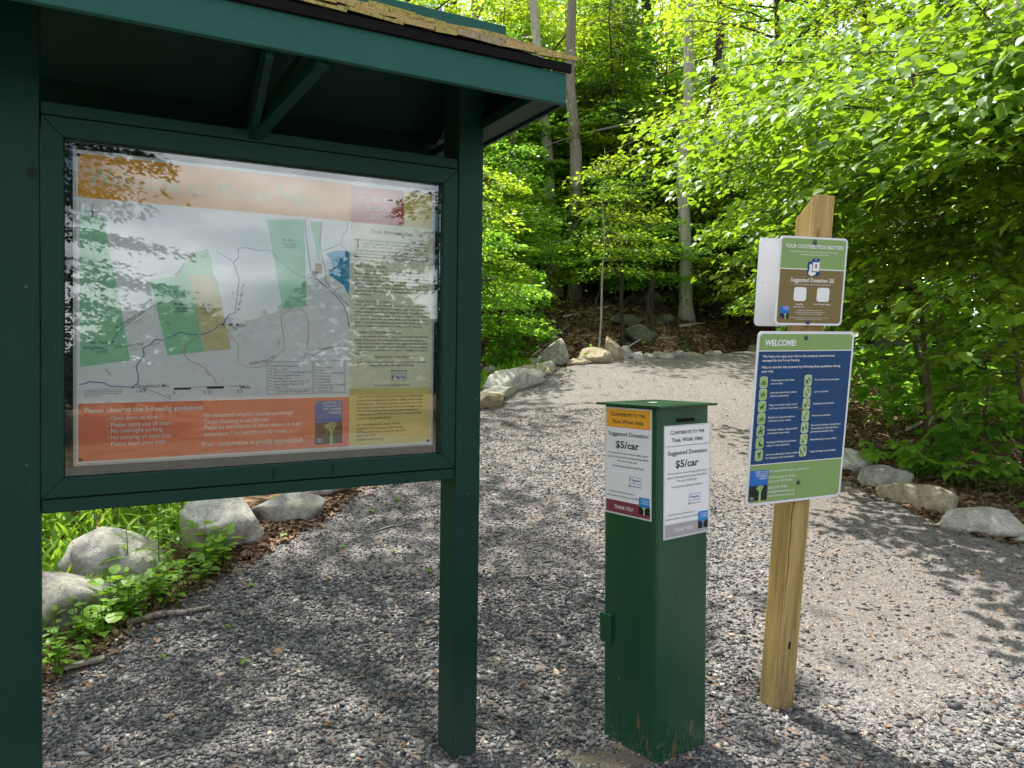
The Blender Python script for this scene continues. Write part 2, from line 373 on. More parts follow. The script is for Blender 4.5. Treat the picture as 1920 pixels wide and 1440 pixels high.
def hgt(x, y):
    x = np.asarray(x, float); y = np.asarray(y, float)
    s = np.clip(y - 2.6, 0, None); k = 0.13
    z = np.where(s < 1.0, k * s * s / 2, k * (s - 0.5)) + 0.022 * np.clip(y - 8, 0, None)
    top = k * (17 - 3.1) + 0.022 * 9; z = np.where(y > 17, top + 0.03 * (y - 17), z)
    off = np.clip(x - 3.0, 0, None) * 0.75
    bank = 0.27 * np.clip(y - 15.2 - off, 0, 16) * np.clip(1 - (x - 7) / 10, 0.15, 1)
    gully = -0.30 * np.exp(-((y - 14.9 - off * 1.1) / 0.7) ** 2) * (x < 5.5)
    side = np.where((y > 4.5), -0.10 * np.clip((x - 3.4) / 1.5, 0, 1), 0)
    bump = 0.05 * np.sin(x * 1.3 + 0.7 * y) * np.sin(y * 0.9 - 0.4 * x) * np.clip((y - 4) / 6, 0, 1)
    return z + bank + gully + side + bump * np.clip((y - 13) / 3, 0.15, 1.6)

def H1(x, y): return float(hgt(x, y))

def poly_in(P, x, y):
    x = np.asarray(x); y = np.asarray(y); r = np.zeros(x.shape, bool); n = len(P); j = n - 1
    for i in range(n):
        xi, yi = P[i]; xj, yj = P[j]
        c = ((yi > y) != (yj > y)) & (x < (xj - xi) * (y - yi) / (yj - yi + 1e-12) + xi); r ^= c; j = i
    return r
PATH_POLY = LEFT_EDGE + RIGHT_EDGE[::-1]

def grid_sheet(name, xs, ys, mat, dz=0.0, mask=None):
    X, Y = np.meshgrid(xs, ys); Z = hgt(X, Y) + dz
    V = np.stack([X, Y, Z], -1).reshape(-1, 3); nx, ny = len(xs), len(ys)
    i = np.arange(nx * ny).reshape(ny, nx)
    q = np.stack([i[:-1, :-1], i[:-1, 1:], i[1:, 1:], i[1:, :-1]], -1).reshape(-1, 4)
    if mask is not None:
        q = q[mask(V[q][:, :, 0].mean(1), V[q][:, :, 1].mean(1))]
        u, inv = np.unique(q, return_inverse=True); V = V[u]; q = inv.reshape(q.shape)
    return np_mesh(name, V, q, mat, smooth=True)

gx = np.concatenate([np.linspace(-150, -16, 26), np.arange(-15, 18, 0.35), np.linspace(19, 150, 26)])
gy = np.concatenate([np.linspace(-120, -8, 22), np.arange(-7, 30, 0.35), np.linspace(31, 220, 34)])
tag(grid_sheet('ground', gx, gy, FLOOR), 'brown leaf-littered forest floor rising towards the wooded bank', kind='structure')
tag(grid_sheet('gravel_path', np.arange(-4, 15, 0.14), np.arange(-6, 21.5, 0.14), PATH, 0.014, lambda x, y: poly_in(PATH_POLY, x, y)), 'grey crushed stone path running uphill between rows of rocks', kind='structure')

# ------------------------------------------------------------------ gravel, litter, grass (stuff)
def rot_xyz(n, tilt):
    a = rng.uniform(0, 2 * np.pi, n); b = rng.normal(0, tilt, n); c = rng.normal(0, tilt, n)
    ca, sa, cb, sb, cc, sc = np.cos(a), np.sin(a), np.cos(b), np.sin(b), np.cos(c), np.sin(c)
    R = np.zeros((n, 3, 3))
    R[:, 0, 0] = ca * cc - sa * sb * sc; R[:, 0, 1] = -sa * cb; R[:, 0, 2] = ca * sc + sa * sb * cc
    R[:, 1, 0] = sa * cc + ca * sb * sc; R[:, 1, 1] = ca * cb; R[:, 1, 2] = sa * sc - ca * sb * cc
    R[:, 2, 0] = -cb * sc; R[:, 2, 1] = sb; R[:, 2, 2] = cb * cc
    return R

OCT = np.array([(1, .15, 0), (.35, .9, .1), (-.7, .7, -.1), (-1, -.25, 0), (-.3, -.85, .1), (.6, -.75, -.05), (.1, .1, .9), (-.1, 0, -.9)], float)
OCF = np.array([(i, (i + 1) % 6, 6) for i in range(6)] + [((i + 1) % 6, i, 7) for i in range(6)])
def stones(name, x, y, size, flatn, label, dz=0.0, mat=None, tint=None, tilt=0.35):
    n = len(x); T = OCT[None] * rng.uniform(0.62, 1.25, (n, 8, 1)) + rng.normal(0, 0.12, (n, 8, 3))
    sc = np.stack([size * rng.uniform(.75, 1.3, n), size * rng.uniform(.55, .95, n), size * flatn * rng.uniform(.6, 1.4, n)], -1)
    V = np.einsum('nij,nkj->nki', rot_xyz(n, tilt), T * sc[:, None, :])
    V += np.stack([x, y, hgt(x, y) + 0.014 + dz + size * flatn * 0.35], -1)[:, None, :]
    Fc = (OCF[None] + (np.arange(n) * 8)[:, None, None]).reshape(-1, 3)
    t = rng.beta(.95, 1.35, n) if tint is None else tint
    return tag(np_mesh(name, V.reshape(-1, 3), Fc, mat or STONE, np.repeat(t, 12)), label, kind='stuff')

def scatter(n, x0, x1, y0, y1, test):
    x = rng.uniform(x0, x1, n); y = rng.uniform(y0, y1, n); k = test(x, y); return x[k], y[k]
def compact(x, y):   # trodden stone dust to the right, loose chips to the left and near
    return np.clip((x - 0.55 - 0.12 * y + 0.3 * np.sin(y * 1.7 + x)) / 0.8, 0, 1) * np.clip((y - 2.9 - .25 * np.sin(3 * x)) / 0.6, 0, 1)
inview = lambda x, y: (np.abs(x) < 0.70 * y + 0.35)
KX = lambda x, y: poly_in(PATH_POLY, x, y) & inview(x, y)
x, y = scatter(105000, -2.6, 3.6, 1.55, 4.6, lambda x, y: KX(x, y) & (rng.uniform(0, 1, x.shape) > 0.93 * compact(x, y)))
stones('loose_gravel', x, y, rng.gamma(4.5, 0.0022, len(x)) * (1 - 0.25 * compact(x, y)) + 0.001, 0.42, 'loose dark grey crushed slate chips covering the near path')
x, y = scatter(100000, -2.2, 4.6, 4.6, 9.5, lambda x, y: KX(x, y) & (rng.uniform(0, 1, x.shape) > 0.75 * compact(x, y) + 0.13 * (y - 4.6)))
stones('small_gravel', x, y, rng.gamma(7, 0.0012, len(x)) + 0.001, 0.42, 'fine grey gravel farther up the path')

def lerp_edge(E, n, jit, seg=None):
    E = np.array(E, float); d = np.r_[0, np.cumsum(np.hypot(*np.diff(E, axis=0).T))]; t = rng.uniform(0, d[-1], n)
    return np.interp(t, d, E[:, 0]) + rng.normal(0, jit, n), np.interp(t, d, E[:, 1]) + rng.normal(0, jit, n)

LEAFQ = np.array([(0, -.5, 0), (.33, -.12, .10), (.26, .25, .12), (0, .5, -.04), (-.26, .25, .12), (-.33, -.12, .10), (0, -.1, 0), (0, .2, 0.0)], float)
LEAFF = np.array([(0, 1, 6), (1, 2, 7), (1, 7, 6), (2, 3, 7), (0, 6, 5), (5, 7, 4), (5, 6, 7), (4, 7, 3)])
def dead_leaves(name, x, y, size, label, dz=0.012, tint=None):
    n = len(x); T = LEAFQ[None] * np.array([1, 1, 1.6]) + rng.normal(0, .05, (n, 8, 3))
    V = np.einsum('nij,nkj->nki', rot_xyz(n, 0.35), T * size[:, None, None]) + np.stack([x, y, hgt(x, y) + dz + rng.uniform(0, .015, n)], -1)[:, None, :]
    Fc = (LEAFF[None] + (np.arange(n) * 8)[:, None, None]).reshape(-1, 3)
    t = rng.beta(1.6, 1.8, n) if tint is None else tint
    return tag(np_mesh(name, V.reshape(-1, 3), Fc, LITTER, np.repeat(t, 8)), label, kind='stuff')
notpath = lambda x, y: ~poly_in(PATH_POLY, x, y)
x1, y1 = lerp_edge([(-2.3, 2.6), (-2.1, 4.0), (-1.85, 4.75), (-1.5, 5.9), (-0.95, 8.5)], 9000, 0.11)
x2, y2 = lerp_edge([(5.2, 4.7), (3.5, 5.35), (3.15, 6.2), (3.1, 7.2)], 2500, 0.16)
x3, y3 = scatter(26000, 2.6, 9.5, 4.8, 13, lambda x, y: notpath(x, y) & inview(x, y))
x4, y4 = scatter(34000, -2.5, 11, 11, 24, lambda x, y: notpath(x, y) & inview(x, y))
x = np.r_[x1, x2, x3, x4]; y = np.r_[y1, y2, y3, y4]
dead_leaves('leaf_litter', x, y, rng.uniform(.018, .055, len(x)) * np.where(y > 10, 2.2, np.where(y > 4.8, 1.4, 1.0)), 'brown fallen leaves along the path edge and under the trees')
x, y = scatter(5000, .2, 4.2, 2.8, 8, lambda x, y: KX(x, y) & (compact(x, y) > .3))
stones('half_buried_stones', x, y, rng.gamma(3, 0.0026, len(x)) + .001, 0.4, 'larger grey stones half buried in the trodden stone dust', dz=-.004)
x, y = scatter(1400, -2, 4, 2.4, 12, lambda x, y: KX(x, y))
dead_leaves('stray_leaves', x, y, rng.uniform(.012, .04, len(x)), 'small tan leaf scraps scattered over the gravel', 0.03)

# ------------------------------------------------------------------ boulders
def boulder_mesh(seed, sx, sy, sz, cuts=4, rough=0.24):
    r = random.Random(seed); bm = bmesh.new(); bmesh.ops.create_icosphere(bm, subdivisions=4, radius=1)
    pl = []
    for _ in range(cuts):
        a, e = r.uniform(0, 2 * math.pi), r.uniform(-0.2, 1.2)
        pl.append((Vector((math.cos(a) * math.cos(e), math.sin(a) * math.cos(e), math.sin(e))), r.uniform(0.5, 0.8)))
    o = Vector((seed * 3.1, seed * 1.7, seed * 0.9))
    for v in bm.verts:
        p = v.co.copy(); p *= 1 + rough * 1.6 * noise.noise(p * 1.1 + o) + rough * 0.5 * noise.noise(p * 3 + o) + rough * 0.18 * noise.noise(p * 9 + o)
        for n, d in pl:
            t = p.dot(n) - d
            if t > 0: p -= n * t * 0.96
        v.co = Vector((p.x * sx, p.y * sy, p.z * sz))
    me = bpy.data.meshes.new('boulder'); bm.to_mesh(me); bm.free()
    me.polygons.foreach_set('use_smooth', [True] * len(me.polygons))
    return me

BX = [  # x, y, half width, half depth, height, rot, material, label
    (-2.46, 4.05, .33, .24, .30, 0.5, ROCK_G, 'grey weathered boulder beside the left kiosk post, lowest of the row'),
    (-2.34, 4.62, .25, .22, .26, 0.5, ROCK_W, 'pale speckled boulder half hidden by leafy plants under the kiosk'),
    (-2.00, 5.16, .29, .27, .37, 0.25, ROCK_W, 'big bright angular boulder with a dark right face seen under the kiosk'),
    (-1.66, 5.62, .26, .15, .21, 0.25, ROCK_G, 'grey tapering rock right of the big bright boulder under the kiosk'),
    (-1.56, 6.25, .26, .18, .13, 0.5, ROCK_G, 'low grey rock tucked under the lower rail of the kiosk'),
    (-1.05, 7.8, .30, .2, .16, 0.9, ROCK_W, 'pale rock hidden mostly by the right kiosk post'),
    (-0.34, 9.72, .38, .24, .14, 1.15, ROCK_T, 'low cream slab of rock just right of the kiosk post'),
    (0.04, 10.95, .62, .26, .22, 1.15, ROCK_W, 'long white sloping boulder right of the kiosk post'),
    (-0.16, 10.3, .34, .2, .12, 1.15, ROCK_W, 'low pale slab between the cream slab and the long white boulder'),
    (0.22, 11.55, .30, .2, .14, 1.15, ROCK_W, 'pale stone directly above the long white boulder'),
    (0.56, 12.35, .24, .16, .12, 1.0, ROCK_W, 'low white stone in front of the grey pyramid rock'),
    (0.42, 12.0, .30, .18, .14, 0.5, ROCK_T, 'cream rock between the white boulder and the grey pyramid rock'),
    (-0.30, 12.1, .10, .09, .12, 0.2, ROCK_G, 'small round grey stone in the grass behind the white boulder'),
    (0.36, 12.65, .11, .1, .12, 0.2, ROCK_G, 'small brownish rock at the foot of the grey pyramid rock'),
    (0.70, 12.95, .27, .22, .32, 0.5, ROCK_G, 'grey pyramid-shaped rock at the path edge'),
    (1.06, 12.95, .20, .12, .08, 0.3, ROCK_T, 'flat tan stone lying level with the path edge'),
    (1.39, 13.15, .26, .18, .20, 0.1, ROCK_T, 'squarish tan boulder left of the upright rounded one'),
    (1.74, 13.45, .17, .17, .30, 0.2, ROCK_T, 'upright rounded cream boulder in the far row'),
    (2.02, 13.75, .13, .12, .18, 0.9, ROCK_W, 'small pointed grey-white stone right of the upright boulder'),
    (2.25, 13.86, .11, .1, .12, 0.4, ROCK_W, 'small square white stone in the far row'),
    (2.46, 13.98, .13, .1, .09, 0.6, ROCK_W, 'low white stone in the far row'),
    (2.75, 14.15, .18, .14, .15, 0.4, ROCK_G, 'rounded grey stone in the far row'),
    (3.12, 14.45, .22, .16, .18, 0.5, ROCK_G, 'broad domed grey stone in the far row'),
    (3.5, 14.75, .18, .13, .12, 0.6, ROCK_T, 'tan stone near the upper end of the far row'),
    (3.95, 15.1, .2, .13, .10, 0.6, ROCK_G, 'last low grey stone where the far row meets the bank'),
    (5.2, 16.7, .16, .14, .19, 0.6, ROCK_T, 'cream stone at the crest just left of the welcome sign'),
    (3.02, 6.95, .17, .14, .17, -0.6, ROCK_W, 'small pale stone directly right of the welcome sign foot'),
    (3.06, 6.45, .22, .17, .17, -0.6, ROCK_G, 'grey rock second from the welcome sign on the right edge'),
    (3.16, 5.88, .30, .15, .15, -0.8, ROCK_T, 'long tan-grey rock in the middle of the right edge row'),
    (3.32, 5.38, .26, .15, .14, -0.4, ROCK_W, 'white speckled boulder at the right edge of the path'),
    (3.66, 5.05, .27, .16, .13, -0.5, ROCK_W, 'white boulder cut by the right side of the photo'),
    (3.22, 18.2, .36, .30, .46, 0.3, ROCK_M, 'large grey rock on the leafy bank left of the pale trunk'),
    (2.80, 18.2, .14, .14, .24, 0.6, ROCK_M, 'small grey rock beside the large one on the bank'),
    (2.62, 15.7, .30, .24, .30, 0.2, ROCK_M, 'dark mossy boulder at the foot of the bank'),
    (2.5, 16.3, .36, .22, .20, 0.5, ROCK_M, 'flat mossy ledge halfway up the bank'),
    (3.3, 16.7, .22, .18, .18, 0.0, ROCK_M, 'mossy stone in the shaded part of the bank'),
    (3.75, 18.6, .2, .2, .32, 0.8, ROCK_M, 'dark rock right beside the foot of the pale trunk'),
    (4.0, 7.7, .10, .08, .07, 0.8, ROCK_G, 'little grey stone in the leaf litter behind the right edge row'),
]
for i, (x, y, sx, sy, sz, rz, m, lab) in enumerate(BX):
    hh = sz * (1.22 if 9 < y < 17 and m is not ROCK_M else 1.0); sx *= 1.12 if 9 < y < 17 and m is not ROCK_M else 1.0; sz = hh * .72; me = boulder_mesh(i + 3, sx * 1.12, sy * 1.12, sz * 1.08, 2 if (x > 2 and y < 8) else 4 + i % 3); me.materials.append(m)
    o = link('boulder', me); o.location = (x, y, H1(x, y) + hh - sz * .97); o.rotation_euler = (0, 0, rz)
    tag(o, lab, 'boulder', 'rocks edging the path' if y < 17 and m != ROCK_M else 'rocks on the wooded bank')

# ------------------------------------------------------------------ foliage tools
L_SIMPLE = (np.array([(0, 0, 0), (.34, .42, .06), (0, 1, -.05), (-.34, .42, .06)], float), np.array([(0, 1, 2), (0, 2, 3)]))
L_BROAD = (np.array([(0, 0, 0), (.30, .12, .05), (.44, .42, .08), (.26, .76, .04), (0, 1.08, -.10), (-.26, .76, .04), (-.44, .42, .08), (-.30, .12, .05), (0, .45, 0)], float),
           np.array([(0, 1, 8), (1, 2, 8), (2, 3, 8), (3, 4, 8), (4, 5, 8), (5, 6, 8), (6, 7, 8), (7, 0, 8)]))
L_OVAL = (np.array([(0, 0, 0), (.24, .25, .05), (.25, .62, .04), (0, 1, -.08), (-.25, .62, .04), (-.24, .25, .05)], float),
          np.array([(0, 1, 5), (1, 2, 4), (1, 4, 5), (2, 3, 4)]))
L_LANCE = (np.array([(0, 0, 0), (.09, .3, .02), (.07, .65, -.02), (0, 1, -.16), (-.07, .65, -.02), (-.09, .3, .02)], float), L_OVAL[1])

def basis(head, pitch, roll):
    """y axis along heading (with pitch), z near up (with roll)"""
    ch, sh, cp, sp = np.cos(head), np.sin(head), np.cos(pitch), np.sin(pitch)
    Y = np.stack([ch * cp, sh * cp, sp], -1); X0 = np.stack([sh, -ch, np.zeros_like(ch)], -1); Z0 = np.cross(X0, Y)
    cr_, sr = np.cos(roll)[:, None], np.sin(roll)[:, None]
    X = X0 * cr_ + Z0 * sr; Z = np.cross(X, Y)
    return np.stack([X, Y, Z], -1)

def leaves_mesh(name, shape, P, B, size, mat, parent=None, tint=None):
    T, Fq = shape; n = len(P)
    V = np.einsum('nij,kj->nki', B, T) * size[:, None, None] + P[:, None, :]
    Fc = (Fq[None] + (np.arange(n) * len(T))[:, None, None]).reshape(-1, Fq.shape[1])
    t = rng.beta(2, 2, n) if tint is None else tint
    return tag(np_mesh(name, V.reshape(-1, 3), Fc, mat, np.repeat(t, len(Fq)), parent), kind='stuff')

def fan(o, az, L, Wd, n, rise=0.1, droop=0.25, thick=0.05):
    """leaf points of one flat, slightly drooping branch spray"""
    t = rng.uniform(0.08, 1, n) ** 0.75; s = rng.normal(0, 0.42, n) * np.sin(np.pi * np.clip(t, 0.12, 0.93)) ** 0.6
    d = np.array([math.cos(az), math.sin(az)]); q = np.array([-d[1], d[0]])
    xy = o[:2] + d * (t * L)[:, None] + q * (s * Wd)[:, None]
    z = o[2] + rise * L * t - droop * L * t * t - 0.10 * np.abs(s) * Wd + rng.normal(0, thick, n)
    head = az + s * 1.6 + rng.normal(0, 0.5, n)
    return np.c_[xy, z], head

G1 = 'trees on the bank beyond the path'
def trunk_pts(x, y, h, lean=(0, 0), wob=0.06, n=9, seed=0):
    r = random.Random(seed); z0 = H1(x, y) - 0.15; out = []
    for i in range(n):
        t = i / (n - 1); out.append(Vector((x + lean[0] * t + r.uniform(-wob, wob) * min(1, 4 * t), y + lean[1] * t + r.uniform(-wob, wob) * min(1, 4 * t), z0 + h * t)))
    return out

def make_tree(name, label, cat, group, x, y, h, rad, zlo, spread, nspray, nleaf, leafsize, mat, bark, lean=(0, 0), shape=L_SIMPLE, seed=1, flare=1.35, taper=0.55, rise=0.12, droop=0.22, tintb=(2, 2), az0=None, azr=None, limbs=True):
    root = empty(name, (0, 0, 0), 0, label, cat, group)
    pts = trunk_pts(x, y, h, lean, 0.05 + rad * 0.4, 10, seed); root.location = pts[0]; off = -Vector(pts[0])
    mb = MB(); n = len(pts)
    rr = [rad * (flare if i == 0 else 1.0) * (1 - (1 - 0.25 * taper) * (i / (n - 1)) ** 1.2) for i in range(n)]
    base = [pts[0] + off, pts[0].lerp(pts[1], 0.3) + off] + [p + off for p in pts[1:]]
    rr = [rr[0], rad] + rr[1:]
    mb.tube(base, rr, bark, 12 if rad > 0.1 else 7)
    mb.build('trunk', root, smooth=True)
    PP, HH, lb = [], [], MB(); oo = np.array(off)
    if h > 11 and group == G1: nspray = int(nspray * .34)
    for k in range(nspray):
        zz = zlo + (h * 0.97 - zlo) * ((k + random.random()) / nspray)
        i = min(int(zz / h * (n - 1)), n - 2); f = zz / h * (n - 1) - i; p = np.array(pts[i].lerp(pts[i + 1], f))
        az = random.uniform(0, 2 * math.pi) if az0 is None else az0 + random.uniform(-azr, azr)
        u = (zz - zlo) / max(h - zlo, .1); L = spread * (1.0 - 0.62 * u) * random.uniform(.65, 1.1)
        P, Hd = fan(p, az, L, L * 0.75, int(nleaf * (L / spread) ** 1.3) + 6, rise + random.uniform(-.08, .12), droop, 0.018 + 0.010 * L)
        PP.append(P + oo); HH.append(Hd)
        if limbs:
            a = Vector(p) + off; d = Vector((math.cos(az), math.sin(az), 0))
            q = [a + d * (L * t) + Vector((0, 0, (rise * t - droop * t * t) * L - .02)) for t in (0, .35, .7, .95)]
            r0 = max(0.006, min(rad * 0.3, L * 0.011)); lb.tube(q, [r0, r0 * .7, r0 * .4, r0 * .15], bark if rad > .05 else TWIG, 4, False)
    if limbs and lb.v: lb.build('limbs', root)['kind'] = 'stuff'
    P = np.concatenate(PP); Hd = np.concatenate(HH); m = len(P)
    B = basis(Hd, rng.normal(-.18, .30, m), rng.normal(0, .42, m))
    leaves_mesh('foliage', shape, P, B, leafsize * rng.uniform(.65, 1.3, m), mat, root, rng.beta(*tintb, m))
    return root

# ------------------------------------------------------------------ the trees one can tell apart
T = make_tree
T('maple_tree', 'pale rough-barked trunk leaning left, nearest the kiosk roof end', 'tree', G1, 1.12, 19.0, 15, .16, 4.6, 4.0, 34, 260, .13, LEAF_Y, BARK_P, (-1.3, 0), seed=2)
T('maple_tree', 'straight brown furrowed trunk just right of the leaning pale one', 'tree', G1, 1.50, 18.4, 16, .165, 4.8, 4.2, 34, 260, .13, LEAF_Y, BARK_M, (-0.1, 0), seed=3)
T('maple_tree', 'pale straight trunk with a flared mossy foot behind the donation box', 'tree', G1, 3.95, 17.6, 16, .15, 4.6, 4.0, 30, 250, .13, LEAF_G, BARK_P, (-0.1, .2), seed=4, flare=1.7)
T('maple_tree', 'darker trunk close to the right of the flared pale one', 'tree', G1, 4.72, 18.3, 15, .14, 5.0, 3.8, 26, 240, .13, LEAF_G, BARK_D, (0.1, 0), seed=5)
T('pine_tree', 'tall black-barked pine rising high in the middle background', 'tree', G1, 3.95, 22.0, 17, .20, 9.6, 2.4, 16, 240, .16, NEEDLE, BARK_D, (-.3, 0), seed=6)
T('birch_tree', 'slender grey trunk standing midway between the brown and flared trunks', 'tree', G1, 2.75, 20.5, 15, .08, 3.8, 3.6, 30, 260, .13, LEAF_Y, BARK_M, (-.2, 0), seed=7)
T('maple_tree', 'dark thin trunk showing just above the kiosk roof', 'tree', G1, -2.9, 21.5, 17, .16, 6.5, 4.2, 30, 300, .14, LEAF_Y, BARK_D, (.1, 0), seed=8)
T('maple_tree', 'grey trunk behind the end of the roof ridge', 'tree', G1, -1.2, 23.5, 17, .15, 5.5, 4.2, 32, 320, .14, LEAF_Y, BARK_M, (.2, 0), seed=9)
T('hemlock_tree', 'dark fine-needled hemlock low between the trunks on the bank', 'tree', G1, 2.35, 18.9, 7.5, .07, 0.9, 2.1, 46, 520, .065, NEEDLE, BARK_D, seed=10, rise=.0, droop=.18)
T('hemlock_tree', 'second dark hemlock, farther back beside the slim grey trunk', 'tree', G1, 3.2, 22.0, 9, .08, 1.0, 2.3, 44, 520, .08, NEEDLE, BARK_D, seed=11, rise=.0, droop=.18)
T('hemlock_tree', 'dark hemlock filling the shade behind the right-hand bushes', 'tree', G1, 7.6, 16.5, 9, .10, 1.2, 3.0, 50, 560, .10, NEEDLE, BARK_D, seed=12, rise=.0, droop=.2)
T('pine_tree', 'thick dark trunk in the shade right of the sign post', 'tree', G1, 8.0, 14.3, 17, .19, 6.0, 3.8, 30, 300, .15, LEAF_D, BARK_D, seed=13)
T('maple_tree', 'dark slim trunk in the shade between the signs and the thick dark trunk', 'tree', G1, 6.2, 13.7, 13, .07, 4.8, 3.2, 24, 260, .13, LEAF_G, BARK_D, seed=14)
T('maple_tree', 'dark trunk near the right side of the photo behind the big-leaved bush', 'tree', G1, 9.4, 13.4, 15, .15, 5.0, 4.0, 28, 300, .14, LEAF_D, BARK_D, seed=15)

# understorey, many alike
G2 = 'young trees of the sunlit understorey'
LBL = ['young yellow-green beech leafing out beyond the rocks', 'young fresh green maple standing on the wooded bank', 'shaded deep green sapling among the trunks']
spots = [(-.6, 14.6, 4.0, 0), (-.2, 16.0, 4.4, 1), (-1.4, 15.8, 5.6, 1), (-2.4, 17, 6, 1), (.3, 20.4, 7.0, 1), (2.3, 19.8, 6.0, 1), (2.95, 19.4, 6.0, 0), (-.2, 18, 6.5, 1), (.6, 20.5, 7.5, 0),
         (-1.8, 20, 8, 0), (2.1, 22.4, 8.5, 0), (4.2, 21.0, 8.0, 0), (5.3, 19.5, 6.5, 1), (6.1, 22, 8.5, 0), (7.0, 19.4, 7.6, 0), (5.6, 17.6, 5.2, 0), (6.6, 16.2, 6.2, 1), (-3.6, 19, 8, 0),
         (8.2, 21, 9, 1), (9.6, 18.5, 8, 2), (10.6, 16, 7, 2), (7.4, 13.2, 4.6, 2), (8.9, 11.8, 5.0, 2), (10.4, 12.8, 6.6, 2), (4.9, 24.5, 9.5, 0), (1.2, 25.5, 10, 0), (-.4, 26, 10, 0), (7.4, 25, 10, 0), (3.4, 26.5, 10, 0), (9.5, 25, 11, 1), (-2.6, 26, 10, 0), (-4.4, 24, 10, 0)]
PLACES = ['low behind the white sloping boulder', 'behind the left end of the far rocks', 'beside the right kiosk post', 'half hidden by the kiosk post', 'behind the leaning trunk', 'behind the brown furrowed trunk', 'left of the flared pale trunk, upslope', 'behind the kiosk roof end', 'between the leaning and the straight trunk, far back',
          'far back beside the roof ridge', 'behind the slim grey trunk', 'right of the flared pale trunk, far back', 'right of the darker trunk', 'far back above the sign post', 'right of the sign post in the shade', 'near the crest where the path turns', 'beside the path where it turns right', 'behind the kiosk roof',
          'deep behind the big-leaved bush', 'far right in the deep shade', 'at the far right behind the bush', 'under the bush near the edge rocks', 'in the shade at the right of the photo', 'at the right margin of the photo', 'tall and far behind the flared trunk', 'tall and far behind the slim grey trunk', 'far back above the kiosk eave', 'far back right of the pine', 'just left of the black-barked pine', 'far back at the upper right', 'far behind the kiosk shingles', 'far left behind the kiosk ridge']
PLACES += ['left of the leaning pale trunk foot', 'low near the crest of the path', 'just behind the leaning pale trunk', 'at the foot of the first hemlock', 'right of the darker trunk on the bank', 'low by the inside of the path bend', 'upslope of the large bank rock', 'high on the bank between the trunks', 'on the shaded slope behind the welcome sign', 'near the upper left of the wooded gap', 'in the middle of the wooded gap', 'low right beside the kiosk post', 'halfway up the bank between the trunks', 'just below the large bank rock', 'on the bank behind the darker trunk', 'behind the second hemlock', 'tall behind the flared trunk', 'tall behind the leaning trunk', 'upslope between flared and darker trunk', 'behind the kiosk post, upslope', 'tall in the middle of the far gap', 'just behind the brown furrowed trunk, low', 'far back left of the pine', 'far back behind the leaning trunk', 'far back right of the pine trunk', 'farthest back in the middle', 'between pine and hemlock, far back', 'between the straight trunk and the slim grey one']
ADJ = ['yellow-green young beech', 'fresh green young maple', 'deep green sapling']
spots += [(.1, 17.5, 3.4, 0), (5.7, 15.9, 3.2, 0), (.5, 19.4, 6.0, 1), (2.45, 18.2, 3.2, 1), (5.3, 18.6, 6.0, 0), (6.3, 15.2, 3.0, 1), (3.4, 19.4, 5.0, 0), (1.7, 21.2, 6.4, 1), (6.4, 14.8, 3.6, 1), (-.4, 21.6, 8.5, 0), (2.0, 19.8, 7.0, 0), (-.75, 12.4, 2.6, 1), (1.9, 17.6, 2.4, 0), (3.2, 17.5, 2.2, 1), (4.9, 17.8, 4.6, 0), (2.6, 21.0, 8.0, 0), (3.6, 20.4, 7.0, 1), (.9, 22.5, 9.0, 0), (4.4, 19.6, 5.4, 1), (-.1, 19.4, 6.4, 0), (2.2, 23.6, 9.5, 0), (1.6, 19.4, 4.6, 0), (3.0, 24.8, 10, 0), (.2, 23.6, 9.5, 0), (4.9, 22.6, 9, 0), (2.0, 26.5, 11, 0), (3.1, 22.6, 7.5, 0), (1.2, 20.2, 5.4, 1)]
for i, (x, y, h, k) in enumerate(spots):
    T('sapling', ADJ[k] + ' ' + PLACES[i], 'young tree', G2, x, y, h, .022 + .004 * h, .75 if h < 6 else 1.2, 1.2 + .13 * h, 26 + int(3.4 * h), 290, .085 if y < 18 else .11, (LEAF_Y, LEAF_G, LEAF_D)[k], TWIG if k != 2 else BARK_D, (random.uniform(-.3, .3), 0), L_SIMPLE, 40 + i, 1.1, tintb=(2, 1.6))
T('sapling', 'small bright maple sapling beside the grey pyramid rock', 'young tree', G2, 0.32, 13.6, 1.75, .016, .35, .52, 24, 34, .10, LEAF_G, TWIG, shape=L_BROAD, seed=90)
T('sapling', 'low leafy bush at the path edge left of the pyramid rock', 'young tree', G2, -0.1, 12.9, .8, .012, .15, .50, 14, 34, .09, LEAF_G, TWIG, shape=L_BROAD, seed=91)
T('sapling', 'thin bare-stemmed sapling in front of the bank', 'young tree', G2, 1.62, 14.6, 4.2, .025, 1.9, 1.5, 18, 150, .08, LEAF_Y, BARK_P, (.15, 0), seed=92, az0=-1.2, azr=1.4)
T('sapling', 'dark twin-stemmed sapling behind the upright cream boulder', 'young tree', G2, 2.2, 15.5, 4.4, .05, 2.2, 1.6, 16, 150, .08, LEAF_Y, BARK_D, (.1, 0), seed=93)
# beech boughs that reach out in front
T('beech_tree', 'young beech whose bright layered boughs hang over the rocks behind the donation box', 'young tree', G2, 2.9, 16.0, 3.5, .05, 1.3, 2.7, 13, 300, .085, LEAF_G, BARK_D, (-.2, 0), seed=94, az0=-1.9, azr=1.0, rise=.08, droop=.16)
T('beech_tree', 'beech sapling with a long bough arching out beside the kiosk post', 'young tree', G2, -1.3, 12.2, 4.1, .035, 1.6, 1.9, 13, 130, .085, LEAF_Y, BARK_P, seed=95, az0=-.3, azr=.8, rise=.2, droop=.42)

